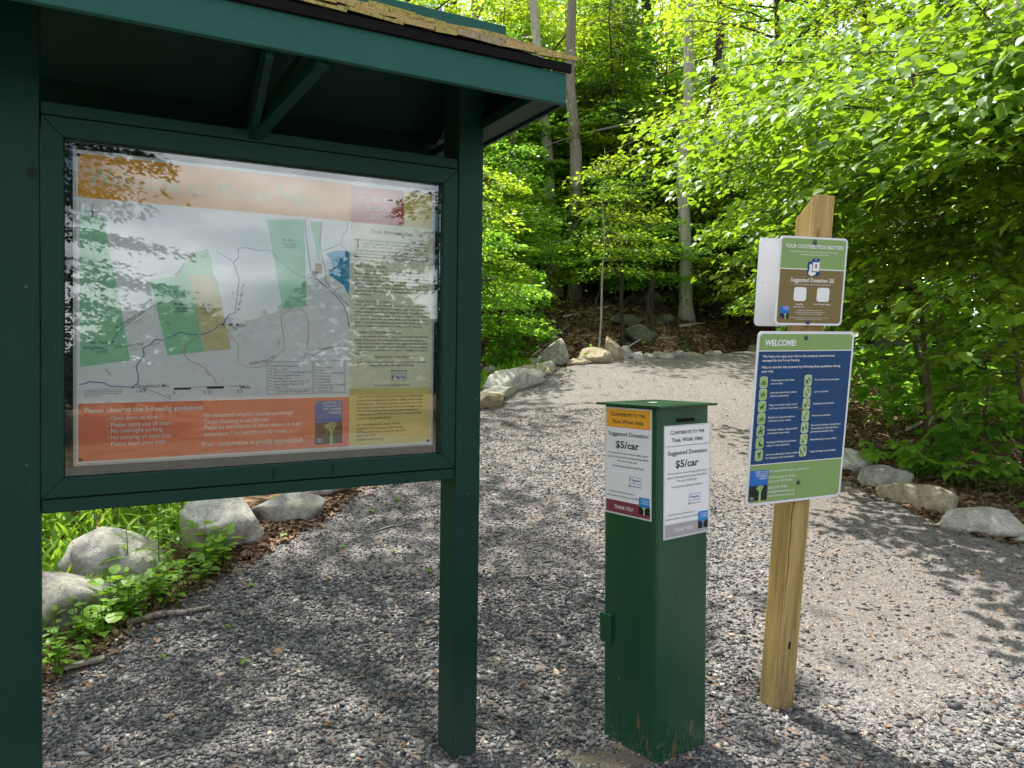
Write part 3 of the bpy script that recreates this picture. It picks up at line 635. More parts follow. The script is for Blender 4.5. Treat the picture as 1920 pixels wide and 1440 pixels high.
# far wood closing the view, one mass
def far_wood():
    n = 150000; a = rng.uniform(-1.15, 1.15, n); d = rng.uniform(29, 46, n); x = d * np.sin(a); y = d * np.cos(a)
    z0 = hgt(x, y); cl = np.sin(x * .9) * np.sin(y * .7 + x * .3); z = z0 + rng.uniform(0.2, 15, n) + cl
    k = (np.sin(x * 1.1 + z * .8) + np.sin(y * .9 - z * .6) + rng.normal(0, .6, n)) > -.5
    x, y, z = x[k], y[k], z[k]; m = len(x)
    B = basis(rng.uniform(0, 6.28, m), rng.normal(-.1, .35, m), rng.normal(0, .5, m))
    tag(leaves_mesh('distant_woods', L_SIMPLE, np.c_[x, y, z], B, rng.uniform(.16, .34, m), LEAF_Y), 'green mass of distant woods closing the view')
far_wood()
for i in range(26):
    a = random.uniform(-.62, .62); d = random.uniform(26, 40); x, y = d * math.sin(a), d * math.cos(a)
    mb = MB(); p = trunk_pts(x, y, 16, (random.uniform(-.6, .6), 0), .12, 6, i + 200); o0 = p[0].copy()
    mb.tube([q - o0 for q in p], [random.uniform(.10, .22) * (1 - .1 * j) for j in range(6)], (BARK_M, BARK_P, BARK_D)[i % 3], 7)
    o = mb.build('tree_trunk', None, True); o.location = o0
    tag(o, 'distant straight trunk deep in the woods', 'tree', 'far trunks in the woods')

# tall trees whose crowns reach over the path from outside the frame (they cast the dapples and show in the pane)
G3 = 'tall trees around the clearing'
T('maple_tree', 'tall maple standing left of the kiosk with its crown over the path', 'tree', G3, -5.2, 8.2, 14, .22, 8.2, 3.6, 20, 220, .17, LEAF_G, BARK_P, (1.8, -.6), seed=20)
T('maple_tree', 'tall maple left behind the kiosk with leafy high limbs', 'tree', G3, -5.5, 13.5, 15, .22, 8.0, 4.0, 13, 220, .17, LEAF_G, BARK_M, (.5, 0), seed=21)
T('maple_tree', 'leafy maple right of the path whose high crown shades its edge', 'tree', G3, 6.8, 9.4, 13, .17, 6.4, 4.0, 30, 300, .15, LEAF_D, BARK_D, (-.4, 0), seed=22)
T('maple_tree', 'maple across the clearing reflected at the right edge of the pane', 'tree', G3, 12.2, -5.6, 11, .2, 1.2, 2.6, 44, 330, .13, DUSK, BARK_D, seed=23)
T('maple_tree', 'maple across the clearing reflected in the left part of the pane', 'tree', G3, 5.5, -10.8, 12, .2, .8, 3.6, 74, 460, .13, DUSK, BARK_D, seed=24)
T('maple_tree', 'second maple reflected at the left edge of the pane', 'tree', G3, 2.0, -11.5, 12, .2, .8, 4.0, 60, 380, .14, DUSK, BARK_D, seed=25)
for i, (x, y, h) in enumerate([(-7.6, 3.2, 8.5), (-8.4, -1.0, 9.0), (-7.2, 6.4, 7.5), (-6.6, 0.6, 6.0)]):
    T('maple_tree', ('bushy maple left of the clearing, level with the kiosk', 'bushy maple left behind the visitor', 'bushy maple at the left rear of the kiosk', 'low bushy maple left of the visitor')[i], 'tree', G3, x, y, h, .13, .4, 2.8, 46, 300, .16, LEAF_D, BARK_D, seed=500 + i)
def clearing_edge():
    n = 60000; a = rng.uniform(1.2, 2 * np.pi - 1.2, n); d = rng.uniform(27, 36, n); x = d * np.sin(a); y = d * np.cos(a); top = 3.6 + 1.2 * np.sin(a * 9) + 1.0 * np.sin(a * 23)
    P = np.c_[x, y, hgt(x, y) + rng.uniform(0, 1, n) * top]
    tag(leaves_mesh('clearing_edge_woods', L_SIMPLE, P, basis(rng.uniform(0, 6.28, n), rng.normal(-.1, .35, n), rng.normal(0, .5, n)), rng.uniform(.3, .55, n), DUSK), 'dark line of woods across the clearing, seen in the pane')
clearing_edge()

# ------------------------------------------------------------------ big-leaved bush at the right (300 nearest leaves are parts)
def broad_bush():
    root = empty('viburnum_bush', (4.3, 6.3, H1(4.3, 6.3)), 0, 'big-leaved bright green bush overhanging the right edge behind the sign post', 'bush')
    o0 = np.array(root.location); rnd = random.Random(5)
    stems = [(4.1, 5.9, 3.4), (4.5, 6.7, 3.9), (3.9, 7.1, 3.6), (4.9, 6.1, 4.2), (4.3, 8.0, 3.9), (5.3, 7.0, 4.6), (3.8, 8.8, 3.7), (4.9, 5.3, 3.7)]
    PP, HH, SS, tw = [], [], [], MB()
    for j, (sx, sy, sh) in enumerate(stems):
        pts = trunk_pts(sx, sy, sh, (-.5, -.35), .06, 7, 300 + j)
        tw.tube([p - Vector(o0) for p in pts], [.028 * (1 - .11 * i) for i in range(7)], TWIG, 6)
        for k in range(36):
            t = rnd.uniform(.24, 1) ** .8; i = min(int(t * 6), 5); p = np.array(pts[i].lerp(pts[i + 1], t * 6 - i)); zr = p[2] - H1(sx, sy)
            az = math.pi + rnd.uniform(-1.25, 1.5); L = min(2.6, (.25 + .66 * zr)) * rnd.uniform(.55, 1.05)
            rise, dr = rnd.uniform(.05, .35), rnd.uniform(.2, .5)
            nn = int(62 * L) + 8; P, Hd = fan(p, az, L, L * .45, nn, rise, dr, .035)
            PP.append(P); HH.append(Hd); SS.append(np.full(nn, 1.0))
            a = Vector(p) - Vector(o0); d = Vector((math.cos(az), math.sin(az), 0))
            tw.tube([a + d * (L * q) + Vector((0, 0, (rise * q - dr * q * q) * L - .02)) for q in (0, .35, .7, .98)], [.010, .007, .005, .002], TWIG, 4, False)
    P = np.concatenate(PP); Hd = np.concatenate(HH); m = len(P)
    size = (.040 + .085 * rng.beta(2.0, 1.7, m)) * np.where(P[:, 1] < 5.4, 1.0, .82)
    B = basis(Hd, rng.normal(-.38, .32, m), rng.normal(0, .38, m)); tint = rng.beta(1.1, 1.1, m)
    keep = (rng.uniform(0, 1, m) < np.clip((P[:, 2] - .2) / 2.2, .42, 1)) & (P[:, 1] > 3.2) & ~((P[:, 0] < 1.9) & (P[:, 1] < 4.2)) & (P[:, 0] > 1.0 + .03 * P[:, 1])
    P, Hd, size, B, tint = P[keep], Hd[keep], size[keep], B[keep], tint[keep]
    q = P[:, 0] / P[:, 1]; vis = (np.abs(q) < .655) & (P[:, 2] < EYE + .46 * P[:, 1])
    order = np.argsort(np.where(vis, -size / P[:, 1], 1)); near = order[:300]; rest = order[300:]
    tw.build('limbs', root, smooth=True)['kind'] = 'stuff'
    leaves_mesh('foliage', L_BROAD, P[rest] - o0, B[rest], size[rest], LEAF_B, root, tint[rest])
    metas = []
    for v in range(5):
        me = bpy.data.meshes.new('leaf'); tm = L_BROAD[0].copy(); tm[:, 2] += rng.normal(0, .035, len(tm)); me.from_pydata([tuple(a) for a in tm], [], [tuple(f) for f in L_BROAD[1]])
        me.attributes.new('tint', 'FLOAT', 'FACE').data.foreach_set('value', np.full(8, .15 + .18 * v, dtype=np.float32)); me.materials.append(LEAF_B); metas.append(me)
    for c, i in enumerate(near):
        o = link('leaf', metas[c % 5], root); M = Matrix(B[i].tolist()).to_4x4()
        o.matrix_basis = Matrix.Translation(Vector(P[i] - o0)) @ M @ Matrix.Scale(float(size[i]), 4)
broad_bush()
T('maple_tree', 'shaded green sapling with drooping leaves between the right edge rocks and the dark trunk', 'young tree', G2, 4.7, 8.6, 3.2, .03, .5, 1.5, 26, 60, .13, LEAF_G, TWIG, shape=L_BROAD, seed=96, tintb=(1.4, 2.4))
T('sapling', 'low shaded bush of broad leaves right behind the edge rocks', 'young tree', G2, 4.3, 7.0, 1.5, .018, .25, .95, 26, 46, .11, LEAF_G, TWIG, shape=L_BROAD, seed=601)
T('sapling', 'low broad-leaved bush deeper under the trees at the right', 'young tree', G2, 5.4, 8.6, 1.9, .02, .3, 1.2, 28, 60, .12, LEAF_G, TWIG, shape=L_BROAD, seed=602)
T('sapling', 'leafy low bush behind the foot of the welcome sign', 'young tree', G2, 4.0, 9.4, 1.5, .018, .3, 1.0, 24, 60, .10, LEAF_G, TWIG, seed=603)
for i, (x, y, h) in enumerate([(-3.4, 11.5, 5), (-5.0, 10.2, 6), (-6.6, 15, 9), (-4.8, 17, 8), (-8.6, 12, 9), (-8.0, 19, 10), (-10.5, 16, 10), (-6.0, 21.5, 10), (-11, 9, 9), (-10, 22, 11)]):
    T('maple_tree', 'leafy young maple on the slope hidden behind the kiosk board', 'tree', 'maples behind the kiosk', x, y, h, .03 + .006 * h, .6, 1.3 + .17 * h, 34, 260, .12, (LEAF_G, LEAF_Y)[i % 2], BARK_M, seed=620 + i)
T('maple_tree', 'yellow-green maple boughs leaning in at the upper middle of the photo', 'tree', G1, 4.6, 13.2, 9.5, .08, 4.2, 3.0, 34, 330, .10, LEAF_Y, BARK_D, (-.2, 0), seed=97)
T('maple_tree', 'yellow-green maple crown above the big-leaved bush', 'tree', G1, 7.2, 11.5, 9.5, .09, 3.6, 3.3, 38, 330, .11, LEAF_Y, BARK_D, (-.3, 0), seed=98)

# ------------------------------------------------------------------ small plants
def leaf_mesh_of(shape, mat, t, bend):
    me = bpy.data.meshes.new('leaf'); tm = shape[0].copy(); tm[:, 2] -= bend * tm[:, 1] ** 2
    me.from_pydata([tuple(a) for a in tm], [], [tuple(f) for f in shape[1]])
    me.attributes.new('tint', 'FLOAT', 'FACE').data.foreach_set('value', np.full(len(shape[1]), t, dtype=np.float32)); me.materials.append(mat); return me
LM = {'lance': [leaf_mesh_of(L_LANCE, HERB, t, .25) for t in (.3, .6, .9)], 'oval': [leaf_mesh_of(L_OVAL, HERB, t, .12) for t in (.2, .5, .85)], 'broad': [leaf_mesh_of(L_BROAD, HERB, t, .1) for t in (.2, .5, .8)]}
def herb(name, label, group, x, y, h, kind, n, ls, whorl=False, seed=0, cat='plant'):
    r = random.Random(seed); root = empty(name, (x, y, H1(x, y) + .01), r.uniform(0, 6.28), label, cat, group)
    mb = MB(); lx, ly = r.uniform(-.12, .12) * h, r.uniform(-.12, .12) * h
    mb.tube([(0, 0, -.02), (lx * .3, ly * .3, h * .4), (lx, ly, h)], [.0045, .0035, .002], HERB, 5); mb.build('stem', root)
    for k in range(n):
        t = 1.0 if whorl else .25 + .75 * (k + .5) / n; a = k * (2 * math.pi / n if whorl else 2.4) + r.uniform(-.2, .2)
        p = Vector((lx * t, ly * t, h * t)); el = (r.uniform(-.55, .10) if whorl else .75 * t - .15 + r.uniform(-.2, .2)); s = ls * r.uniform(.75, 1.2) * (1 if whorl else 1.15 - .55 * abs(t - .5))
        if kind == 'broad' and not whorl:
            q = p + Vector((math.cos(a), math.sin(a), .3)) * (ls * .5); p = q
        B = basis(np.array([a]), np.array([el]), np.array([r.uniform(-.35, .35)]))[0]
        o = link('leaf', LM[kind][k % 3], root); o.matrix_basis = Matrix.Translation(p) @ Matrix(B.tolist()).to_4x4() @ Matrix.Scale(s, 4)
    return root
r_ = random.Random(77)
for i in range(60):
    x, y = r_.uniform(-4.4, -2.35), r_.uniform(5.0, 7.4)
    herb('goldenrod_stalk', 'tall narrow-leaved green stalk in the clump behind the boulders under the kiosk', 'narrow-leaved stalks behind the boulders', x, y, r_.uniform(.45, .85), 'lance', 13, .17, seed=i)
for i in range(6):
    herb('goldenrod_stalk', 'tall lance-leaved stalk standing in front of the big bright boulder', 'lance-leaved stalks before the boulder', -2.12 + r_.uniform(-.12, .12), 4.6 + r_.uniform(-.15, .2), r_.uniform(.35, .55), 'lance', 12, .15, seed=60 + i)
for i in range(54):
    t = r_.random(); x, y = -2.12 + .32 * t + r_.uniform(-.16, .12), 3.45 + 1.35 * t + r_.uniform(-.15, .15)
    herb('leafy_weed', 'low round-leaved weed in the leafy tangle between boulders and gravel', 'round-leaved weeds beside the gravel', x, y, r_.uniform(.08, .24), 'oval' if i % 2 else 'broad', 8, r_.uniform(.05, .075), seed=100 + i)
for i in range(18):
    x, y = r_.uniform(-4.2, -2.9), r_.uniform(4.4, 5.6)
    herb('leafy_weed', 'round-leaved weed in the green patch behind the grey boulder', 'round-leaved weeds behind the boulders', x, y, r_.uniform(.15, .4), 'oval', 9, .09, seed=130 + i)
for i, (x, y) in enumerate([(-1.55, 5.2), (-1.2, 6.4), (-1.05, 5.7), (-.9, 6.0), (-.75, 4.9), (-.5, 4.6), (-1.5, 4.4), (-1.45, 3.9), (-1.1, 5.0), (-.35, 3.95), (-1.65, 3.6), (-1.25, 3.55)]):
    herb('seedling', 'tiny green seedling sprouting from the gravel left of the right kiosk post', 'seedlings in the gravel', x, y, .03, 'oval', 5, r_.uniform(.022, .038), True, seed=160 + i)
herb('seedling', 'single bright leaf sprig by the foot of the wooden sign post', None, 1.38, 3.95, .03, 'oval', 3, .075, True, seed=175)
for i, (x, y, h, lab) in enumerate([(3.15, 6.75, .22, 'bright whorled plant nearest the welcome sign behind the edge rocks'), (3.42, 6.5, .20, 'bright whorled plant second from the welcome sign'), (3.62, 6.35, .17, 'bright whorled plant in the middle of the lit group at right'),
                                    (3.9, 6.3, .20, 'bright whorled plant at the right end of the lit group'), (3.98, 5.75, .12, 'small whorled plant behind the white speckled boulder')]):
    herb('whorled_plant', lab, 'whorled plants behind the right edge rocks', x, y, h, 'oval', 7, .16, True, seed=180 + i)
for i in range(14):
    x = 3.15 + .07 * i + r_.uniform(-.05, .05); y = 6.7 - .05 * i + r_.uniform(-.12, .3)
    herb('whorled_plant', 'bright five-leaved plant in the lit clump behind the right edge rocks', 'leafy clump behind the right edge rocks', x, y, r_.uniform(.14, .34), 'oval', 6, .13, True, seed=700 + i)
herb('grass_like_sprout', 'narrow-leaved sprout beside the foot of the welcome sign board', None, 3.0, 7.0, .16, 'lance', 6, .12, seed=190)
for i in range(5):
    root = empty('fern', (4.2 + .25 * i, 6.0 + .3 * (i % 2), H1(4.2 + .25 * i, 6.1)), 0, 'shaded green fern under the big-leaved bush at the right side', 'fern', 'ferns at the right')
    PPs, HHs = [], []
    for k in range(7):
        az = k * .9 + i; tt = np.linspace(.1, 1, 16)
        for s in (-1, 1):
            PPs.append(np.c_[np.cos(az) * tt * .38, np.sin(az) * tt * .38, .22 * np.sin(tt * 2.3)]); HHs.append(az + s * (1.25 - .3 * tt))
    P = np.concatenate(PPs); Hh = np.concatenate(HHs); tq = np.tile(np.linspace(.1, 1, 16), 14)
    leaves_mesh('frond', L_LANCE, P, basis(Hh, np.full(len(P), -.1), np.zeros(len(P))), .02 + .10 * np.sin(np.pi * np.clip(tq, 0, .97)), LEAF_D, root)
x, y = lerp_edge([(-.7, 10.6), (-.2, 11.7), (.4, 12.6), (-.3, 13)], 700, .22); x2, y2 = scatter(5200, -4.8, -2.3, 3.4, 7.4, lambda x, y: notpath(x, y))
x, y = np.r_[x, x2], np.r_[y, y2]; n = len(x)
leaves_mesh('grass', L_LANCE, np.c_[x, y, hgt(x, y)], basis(rng.uniform(0, 6.28, n), rng.uniform(.6, 1.4, n), rng.normal(0, .4, n)), rng.uniform(.08, .24, n), HERB)['label'] = 'bright grass growing behind the edge rocks'
def understory_cover():
    x, y = scatter(2400, -3, 11, 12.6, 24, lambda x, y: notpath(x, y) & (np.sin(x * 2.1 + y) + np.sin(y * 1.7 - x) > .3)); n = len(x)
    xr, yr = scatter(900, 3.3, 9, 5.4, 12.5, lambda x, y: notpath(x, y) & (np.sin(x * 3.1 + y) + np.sin(y * 2.7 - x) > .2)); x, y = np.r_[x, xr], np.r_[y, yr]; n = len(x)
    P = np.c_[x, y, hgt(x, y) + rng.uniform(.05, .45, n)]
    tag(leaves_mesh('ground_cover', L_OVAL, P, basis(rng.uniform(0, 6.28, n), rng.normal(-.1, .3, n), rng.normal(0, .4, n)), rng.uniform(.07, .14, n), LEAF_G), 'scattered green seedlings covering the wooded bank')
understory_cover()

def stick(name, a, b, r, label, mat=TWIG, cat='branch', mid=.03, group=None):
    az = H1(*a), H1(*b); mb = MB(); A, Bv = Vector((*a, az[0] + r + .015)), Vector((*b, az[1] + r + .015)); m1 = A.lerp(Bv, .35) + Vector((.5 * mid, mid, .01)); m2 = A.lerp(Bv, .7) + Vector((-.3 * mid, -mid * .5, 0)); o = A.copy()
    mb.tube([A - o, m1 - o, m2 - o, Bv - o], [r, r * .95, r * .8, r * .5], mat, 8); ob = mb.build(name, None, True); ob.location = o; return tag(ob, label, cat, group)
stick('fallen_branch', (-1.98, 3.93), (-1.62, 4.12), .018, 'short brown dead branch lying where weeds meet the gravel', LITTER and BARK_M)
stick('fallen_twig', (.02, 4.55), (.22, 4.42), .005, 'tan twig on the gravel between kiosk post and donation box', BARK_P)
stick('fallen_twig', (-.95, 5.3), (-.72, 5.5), .005, 'thin tan twig on the gravel below the kiosk rail', BARK_P)
stick('fallen_twig', (1.95, 3.45), (2.12, 3.35), .003, 'thin brown twig right of the sign post on the gravel', BARK_M)
stick('fallen_branch', (1.75, 14.4), (2.9, 15.9), .02, 'bare leaning branch on the slope behind the upright boulder', BARK_P)
mbp = MB(); mbp.box(-.11, .11, -.02, .02, 0, .016, wood_mat('weathered board', (.35, .33, .3), (.45, .43, .4), (.25, .22, .2)))
o = mbp.build('wood_scrap', bevel=.002); o.location = (-2.0, 3.52, H1(-2.0, 3.52) + .03); o.rotation_euler = (0.05, -.06, .55); tag(o, 'weathered grey scrap of board under the weeds', 'wood scrap')
for (x, y, s, lab) in [(-1.12, 3.62, .05, 'curled brown dead leaf alone on the gravel under the kiosk'), (-.16, 3.3, .03, 'small orange-brown leaf near the right kiosk post'), (-.42, 2.85, .035, 'dark curled leaf low on the gravel beside the kiosk post')]:
    T_ = LEAFQ * np.array([1, 1, 3]); B = rot_xyz(2, .3); V = np.concatenate([T_ @ B[0].T, T_ @ B[1].T * .8 + [.3, .3, .1]]) * s; Fc = np.concatenate([LEAFF, LEAFF + 8])
    o = np_mesh('dead_leaf', V, Fc, LITTER, np.full(16, .45)); o.location = (x, y, H1(x, y) + .04); tag(o, lab, 'leaf')
r9 = random.Random(31)
for i in range(9):
    x, y = r9.uniform(-1.2, 2.2), r9.uniform(2.9, 6.5); a = r9.uniform(0, 3.14); l = r9.uniform(.05, .13)
    stick('fallen_twig', (x, y), (x + l * math.cos(a), y + l * math.sin(a)), r9.uniform(.0018, .0035), 'thin short twig lying loose on the gravel', (BARK_P, BARK_M)[i % 2], 'twig', .01, 'loose twigs on the gravel')
x, y = scatter(2600, -1.9, 3.4, 2.3, 9, lambda x, y: KX(x, y)); n = len(x)
tag(leaves_mesh('pine_needles', L_LANCE, np.c_[x, y, hgt(x, y) + .035], basis(rng.uniform(0, 6.28, n), rng.normal(0, .12, n), rng.uniform(-1, 1, n)), rng.uniform(.02, .06, n), LITTER), 'dry needles and grass bits scattered on the gravel')
for (a_, b_, r0) in (((1.1, 16.6), (2.3, 17.4), .03), ((2.0, 15.6), (3.4, 16.0), .022), ((3.6, 16.6), (4.4, 17.6), .03), ((.2, 15.0), (1.2, 16.2), .02), ((4.4, 8.6), (5.4, 9.6), .022), ((3.9, 6.9), (4.6, 7.3), .015)):
    stick('fallen_branch', a_, b_, r0, 'bare fallen branch lying on the leaf litter', BARK_P, 'branch', .12, 'fallen branches in the woods')
# sandy soil around the foot of the donation box
mb = MB(); N = 26; cxs, cys = .36, 2.80
ring = lambda f, z: [(cxs + f * (.24 + .07 * math.sin(3 * a + 1) + .02 * math.sin(7 * a)) * math.cos(a), cys + f * (.17 + .06 * math.sin(2 * a)) * math.sin(a), z + H1(cxs, cys)) for a in [2 * math.pi * k / N for k in range(N)]]
vs = ring(1.0, 0.004) + ring(.8, .022) + ring(.4, .027) + [(cxs, cys, .028 + H1(cxs, cys))]
fs = [(j * N + k, j * N + (k + 1) % N, (j + 1) * N + (k + 1) % N, (j + 1) * N + k) for j in (0, 1) for k in range(N)] + [(2 * N + k, 2 * N + (k + 1) % N, 3 * N) for k in range(N)]
sm = NT('sandy soil'); v_ = sm.co('Object'); sm.base(sm.mix(sm.noise(v_, 120, 5, .7), (.05, .042, .03), (.17, .14, .095))); sm.rough(.95); sm.bump(sm.noise(v_, 90, 5), .9, .01)
mb.add(vs, fs, sm.mat); o = mb.build('sandy_soil', None, True); tag(o, 'small mound of sandy soil packed round the donation box foot', kind='stuff')
aa_, rr2 = rng.uniform(0, 6.28, 900), rng.uniform(.0, 1.15, 900) ** .6; x, y = cxs + .25 * rr2 * np.cos(aa_), cys + .18 * rr2 * np.sin(aa_)
stones('soil_pebbles', x, y, rng.gamma(3, .0022, len(x)) + .001, .5, 'grit and pebbles on the sandy soil by the donation box', dz=.008)

# ------------------------------------------------------------------ print: lettering and flat artwork
_fc = {}
def glyphs(txt, bold=0.0, shear=0.0, sc=False):
    key = (txt, bold, shear, sc)
    if key not in _fc:
        cu = bpy.data.curves.new('t', 'FONT'); cu.body = txt; cu.resolution_u = 2; cu.offset = bold; cu.shear = shear
        if sc:
            cu.small_caps_scale = .78
            for ch in cu.body_format: ch.use_small_caps = True
        ob = bpy.data.objects.new('t', cu); me = ob.to_mesh()
        V = [(v.co.x, v.co.y) for v in me.vertices]; Fs = [tuple(p.vertices) for p in me.polygons]
        ob.to_mesh_clear(); bpy.data.objects.remove(ob); bpy.data.curves.remove(cu); _fc[key] = (V, Fs)
    return _fc[key]
CAP = max(v[1] for v in glyphs('H')[0])

class Art:
    """flat print on a plane; coordinates are read off in picture units and stored as plane coordinates"""
    def __init__(s, to2d, to3d): s.to2d, s.to3d, s.mb, s.k = to2d, to3d, MB(), 1
    def new(s): s.mb = MB()
    def flush(s, name, parent): o = s.mb.build(name, parent); s.mb = MB(); o['kind'] = 'stuff'; return o
    def _add(s, pts2, faces, mat, layer): s.mb.add([s.to3d(a, b, layer) for a, b in pts2], faces, mat)
    def poly(s, pts, mat, layer=1): q = [s.to2d(*p) for p in pts]; s._add(q, [tuple(range(len(q)))], mat, layer)
    def rect(s, x0, y0, x1, y1, mat, layer=1, r=0):
        a = s.to2d(x0, y0); b = s.to2d(x1, y1); s.rect2(a[0], a[1], b[0], b[1], mat, layer, r)
    def rect2(s, s0, t0, s1, t1, mat, layer=1, r=0):
        s0, s1, t0, t1 = min(s0, s1), max(s0, s1), min(t0, t1), max(t0, t1)
        if r <= 0: q = [(s0, t0), (s1, t0), (s1, t1), (s0, t1)]
        else:
            q = []
            for cx_, cy_, a0 in ((s1 - r, t1 - r, 0), (s0 + r, t1 - r, 90), (s0 + r, t0 + r, 180), (s1 - r, t0 + r, 270)):
                q += [(cx_ + r * math.cos(math.radians(a0 + d)), cy_ + r * math.sin(math.radians(a0 + d))) for d in (0, 30, 60, 90)]
        s._add(q, [tuple(range(len(q)))], mat, layer)
    def line(s, pts, w, mat, layer=2, raw=False, closed=False):
        q = [Vector(p if raw else s.to2d(*p)) for p in pts]
        if closed: q.append(q[0])
        for a, b in zip(q[:-1], q[1:]):
            d = (b - a)
            if d.length < 1e-7: continue
            d.normalize(); n = Vector((-d.y, d.x)) * w / 2; e = d * w * .35
            s._add([tuple(a - n - e), tuple(b - n + e), tuple(b + n + e), tuple(a + n - e)], [(0, 1, 2, 3)], mat, layer)
    def dot(s, c, r, mat, layer=2, n=12, raw=False, sy=1.0):
        c = c if raw else s.to2d(*c); s._add([(c[0] + r * math.cos(2 * math.pi * k / n), c[1] + r * sy * math.sin(2 * math.pi * k / n)) for k in range(n)], [tuple(range(n))], mat, layer)
    def text(s, txt, xl, yb, xr, h, mat, bold=0.006, shear=0.0, sc=False, ang=0.0, layer=3):
        a = s.to2d(xl, yb); b = s.to2d(xr, yb); c = s.to2d(xl, yb - h)
        s.text2(txt, a[0], a[1], (b[0] - a[0]), c[1] - a[1], mat, bold, shear, sc, ang, layer)
    def text2(s, txt, s0, t0, width, capt, mat, bold=0.006, shear=0.0, sc=False, ang=0.0, layer=3):
        V, Fs = glyphs(txt, bold, shear, sc)
        if not V: return
        xa = min(v[0] for v in V); xb = max(v[0] for v in V); kx = width / (xb - xa); ky = capt / CAP; ca, sa = math.cos(ang), math.sin(ang)
        s._add([(s0 + (v[0] - xa) * kx * ca - v[1] * ky * sa, t0 + (v[0] - xa) * kx * sa + v[1] * ky * ca) for v in V], Fs, mat, layer)
    def emblem(s, x0, y0, x1, ym, y1, white, tree):
        """blue over black badge with a pale branching tree"""
        a, m, b = s.to2d(x0, y0), s.to2d(x0, ym), s.to2d(x1, y1); w, hh = b[0] - a[0], a[1] - b[1]
        s.rect2(a[0], a[1], b[0], m[1], P_BLUE, 2); s.rect2(a[0], m[1], b[0], b[1], P_BLACK, 2)
        cx_ = a[0] + .60 * w; bt = b[1]
        def br(x, y, an, l, wd, dep):
            x2, y2 = x + l * math.sin(an) * .8, y + l * math.cos(an); s.line([(x, y), (x2, y2)], wd, tree, 3, raw=True)
            if dep:
                for da in (-.55, -.15, .4): br(x2, y2, an + da, l * .62, wd * .55, dep - 1)
        br(cx_, bt, 0, (m[1] - bt) * .45, w * .10, 3)
        for k, (tx, sz) in enumerate([('SOCIETY FOR THE', .8), ('PROTECTION OF', .74), ('NEW HAMPSHIRE', .74), ('FORESTS', .50)]):
            wd = sz * w * .86; s.text2(tx, b[0] - wd - .05 * w, a[1] - hh * (.075 + .07 * k + (.02 if k == 3 else 0)), wd, hh * (.045 if k < 3 else .06), white, .01)
        s.text2('SINCE', a[0] + .07 * w, b[1] + .095 * hh, .2 * w, .04 * hh, white); s.text2('1901', a[0] + .07 * w, b[1] + .04 * hh, .2 * w, .04 * hh, white)
    def paypal(s, x0, y0, x1, y1):
        a, b = s.to2d(x0, y0), s.to2d(x1, y1); w, h = b[0] - a[0], a[1] - b[1]
        s.rect2(a[0], a[1], b[0], b[1], P_EDGE, 2); e = w * .03; s.rect2(a[0] + e, a[1] - e, b[0] - e, b[1] + e, P_WHITE, 2.5)
        s.text2('P', a[0] + .07 * w, b[1] + .22 * h, .14 * w, .56 * h, P_NAVY, .05, .25); s.text2('Pay', a[0] + .30 * w, b[1] + .25 * h, .30 * w, .42 * h, P_NAVY, .03, .25); s.text2('Pal', a[0] + .62 * w, b[1] + .25 * h, .28 * w, .42 * h, P_SKY, .03, .25)

P_WHITE = flat('print white', (.72, .73, .73)); P_PAPER = flat('print paper grey white', (.74, .77, .78)); P_MAP = flat('print map ground', (.82, .85, .88)); P_ORANGE = flat('print orange', (.76, .36, .03)); P_CORAL = flat('print coral', (.78, .20, .10))
P_CREAM = flat('print cream green', (.80, .80, .60)); P_YEL = flat('print straw yellow', (.74, .62, .22)); P_MINT = flat('print mint', (.32, .66, .42)); P_TAN = flat('print tan', (.66, .58, .32)); P_LAKE = flat('print lake blue', (.04, .33, .58))
P_BLUE = flat('print blue', (.015, .14, .48)); P_BLACK = flat('print black', (.012, .012, .016)); P_INK = flat('print ink', (.035, .035, .04)); P_GREY = flat('print grey', (.15, .15, .16)); P_NAVY = flat('print navy', (.01, .045, .20)); P_SKY = flat('print sky', (.02, .22, .55))
P_EDGE = flat('print pale blue edge', (.18, .32, .50)); P_TRAIL = flat('print trail blue', (.03, .14, .45)); P_TEAL = flat('print trail teal', (.06, .28, .28)); P_REDL = flat('print trail red', (.55, .15, .12)); P_ORL = flat('print trail orange', (.62, .36, .10)); P_TREE = flat('print tree green', (.35, .62, .22))
P_TITLE = flat('print title green', (.42, .50, .22)); P_MAROON = flat('print maroon', (.20, .04, .05)); P_FADE = flat('print faded lilac', (.36, .33, .36)); P_SIGNG = flat('sign green', (.20, .33, .11), .35, .4); P_SIGNB = flat('sign blue', (.008, .052, .15), .4, .25); P_SIGNO = flat('sign olive', (.17, .13, .045), .35, .4)
P_ICON = flat('icon light green', (.30, .46, .17), .35, .4); P_DKG = flat('icon dark green', (.03, .09, .03), .4, .3); P_EDGEW = flat('laminate edge', (.50, .56, .56), .25, .5); P_REDB = flat('print brick red', (.50, .10, .08))

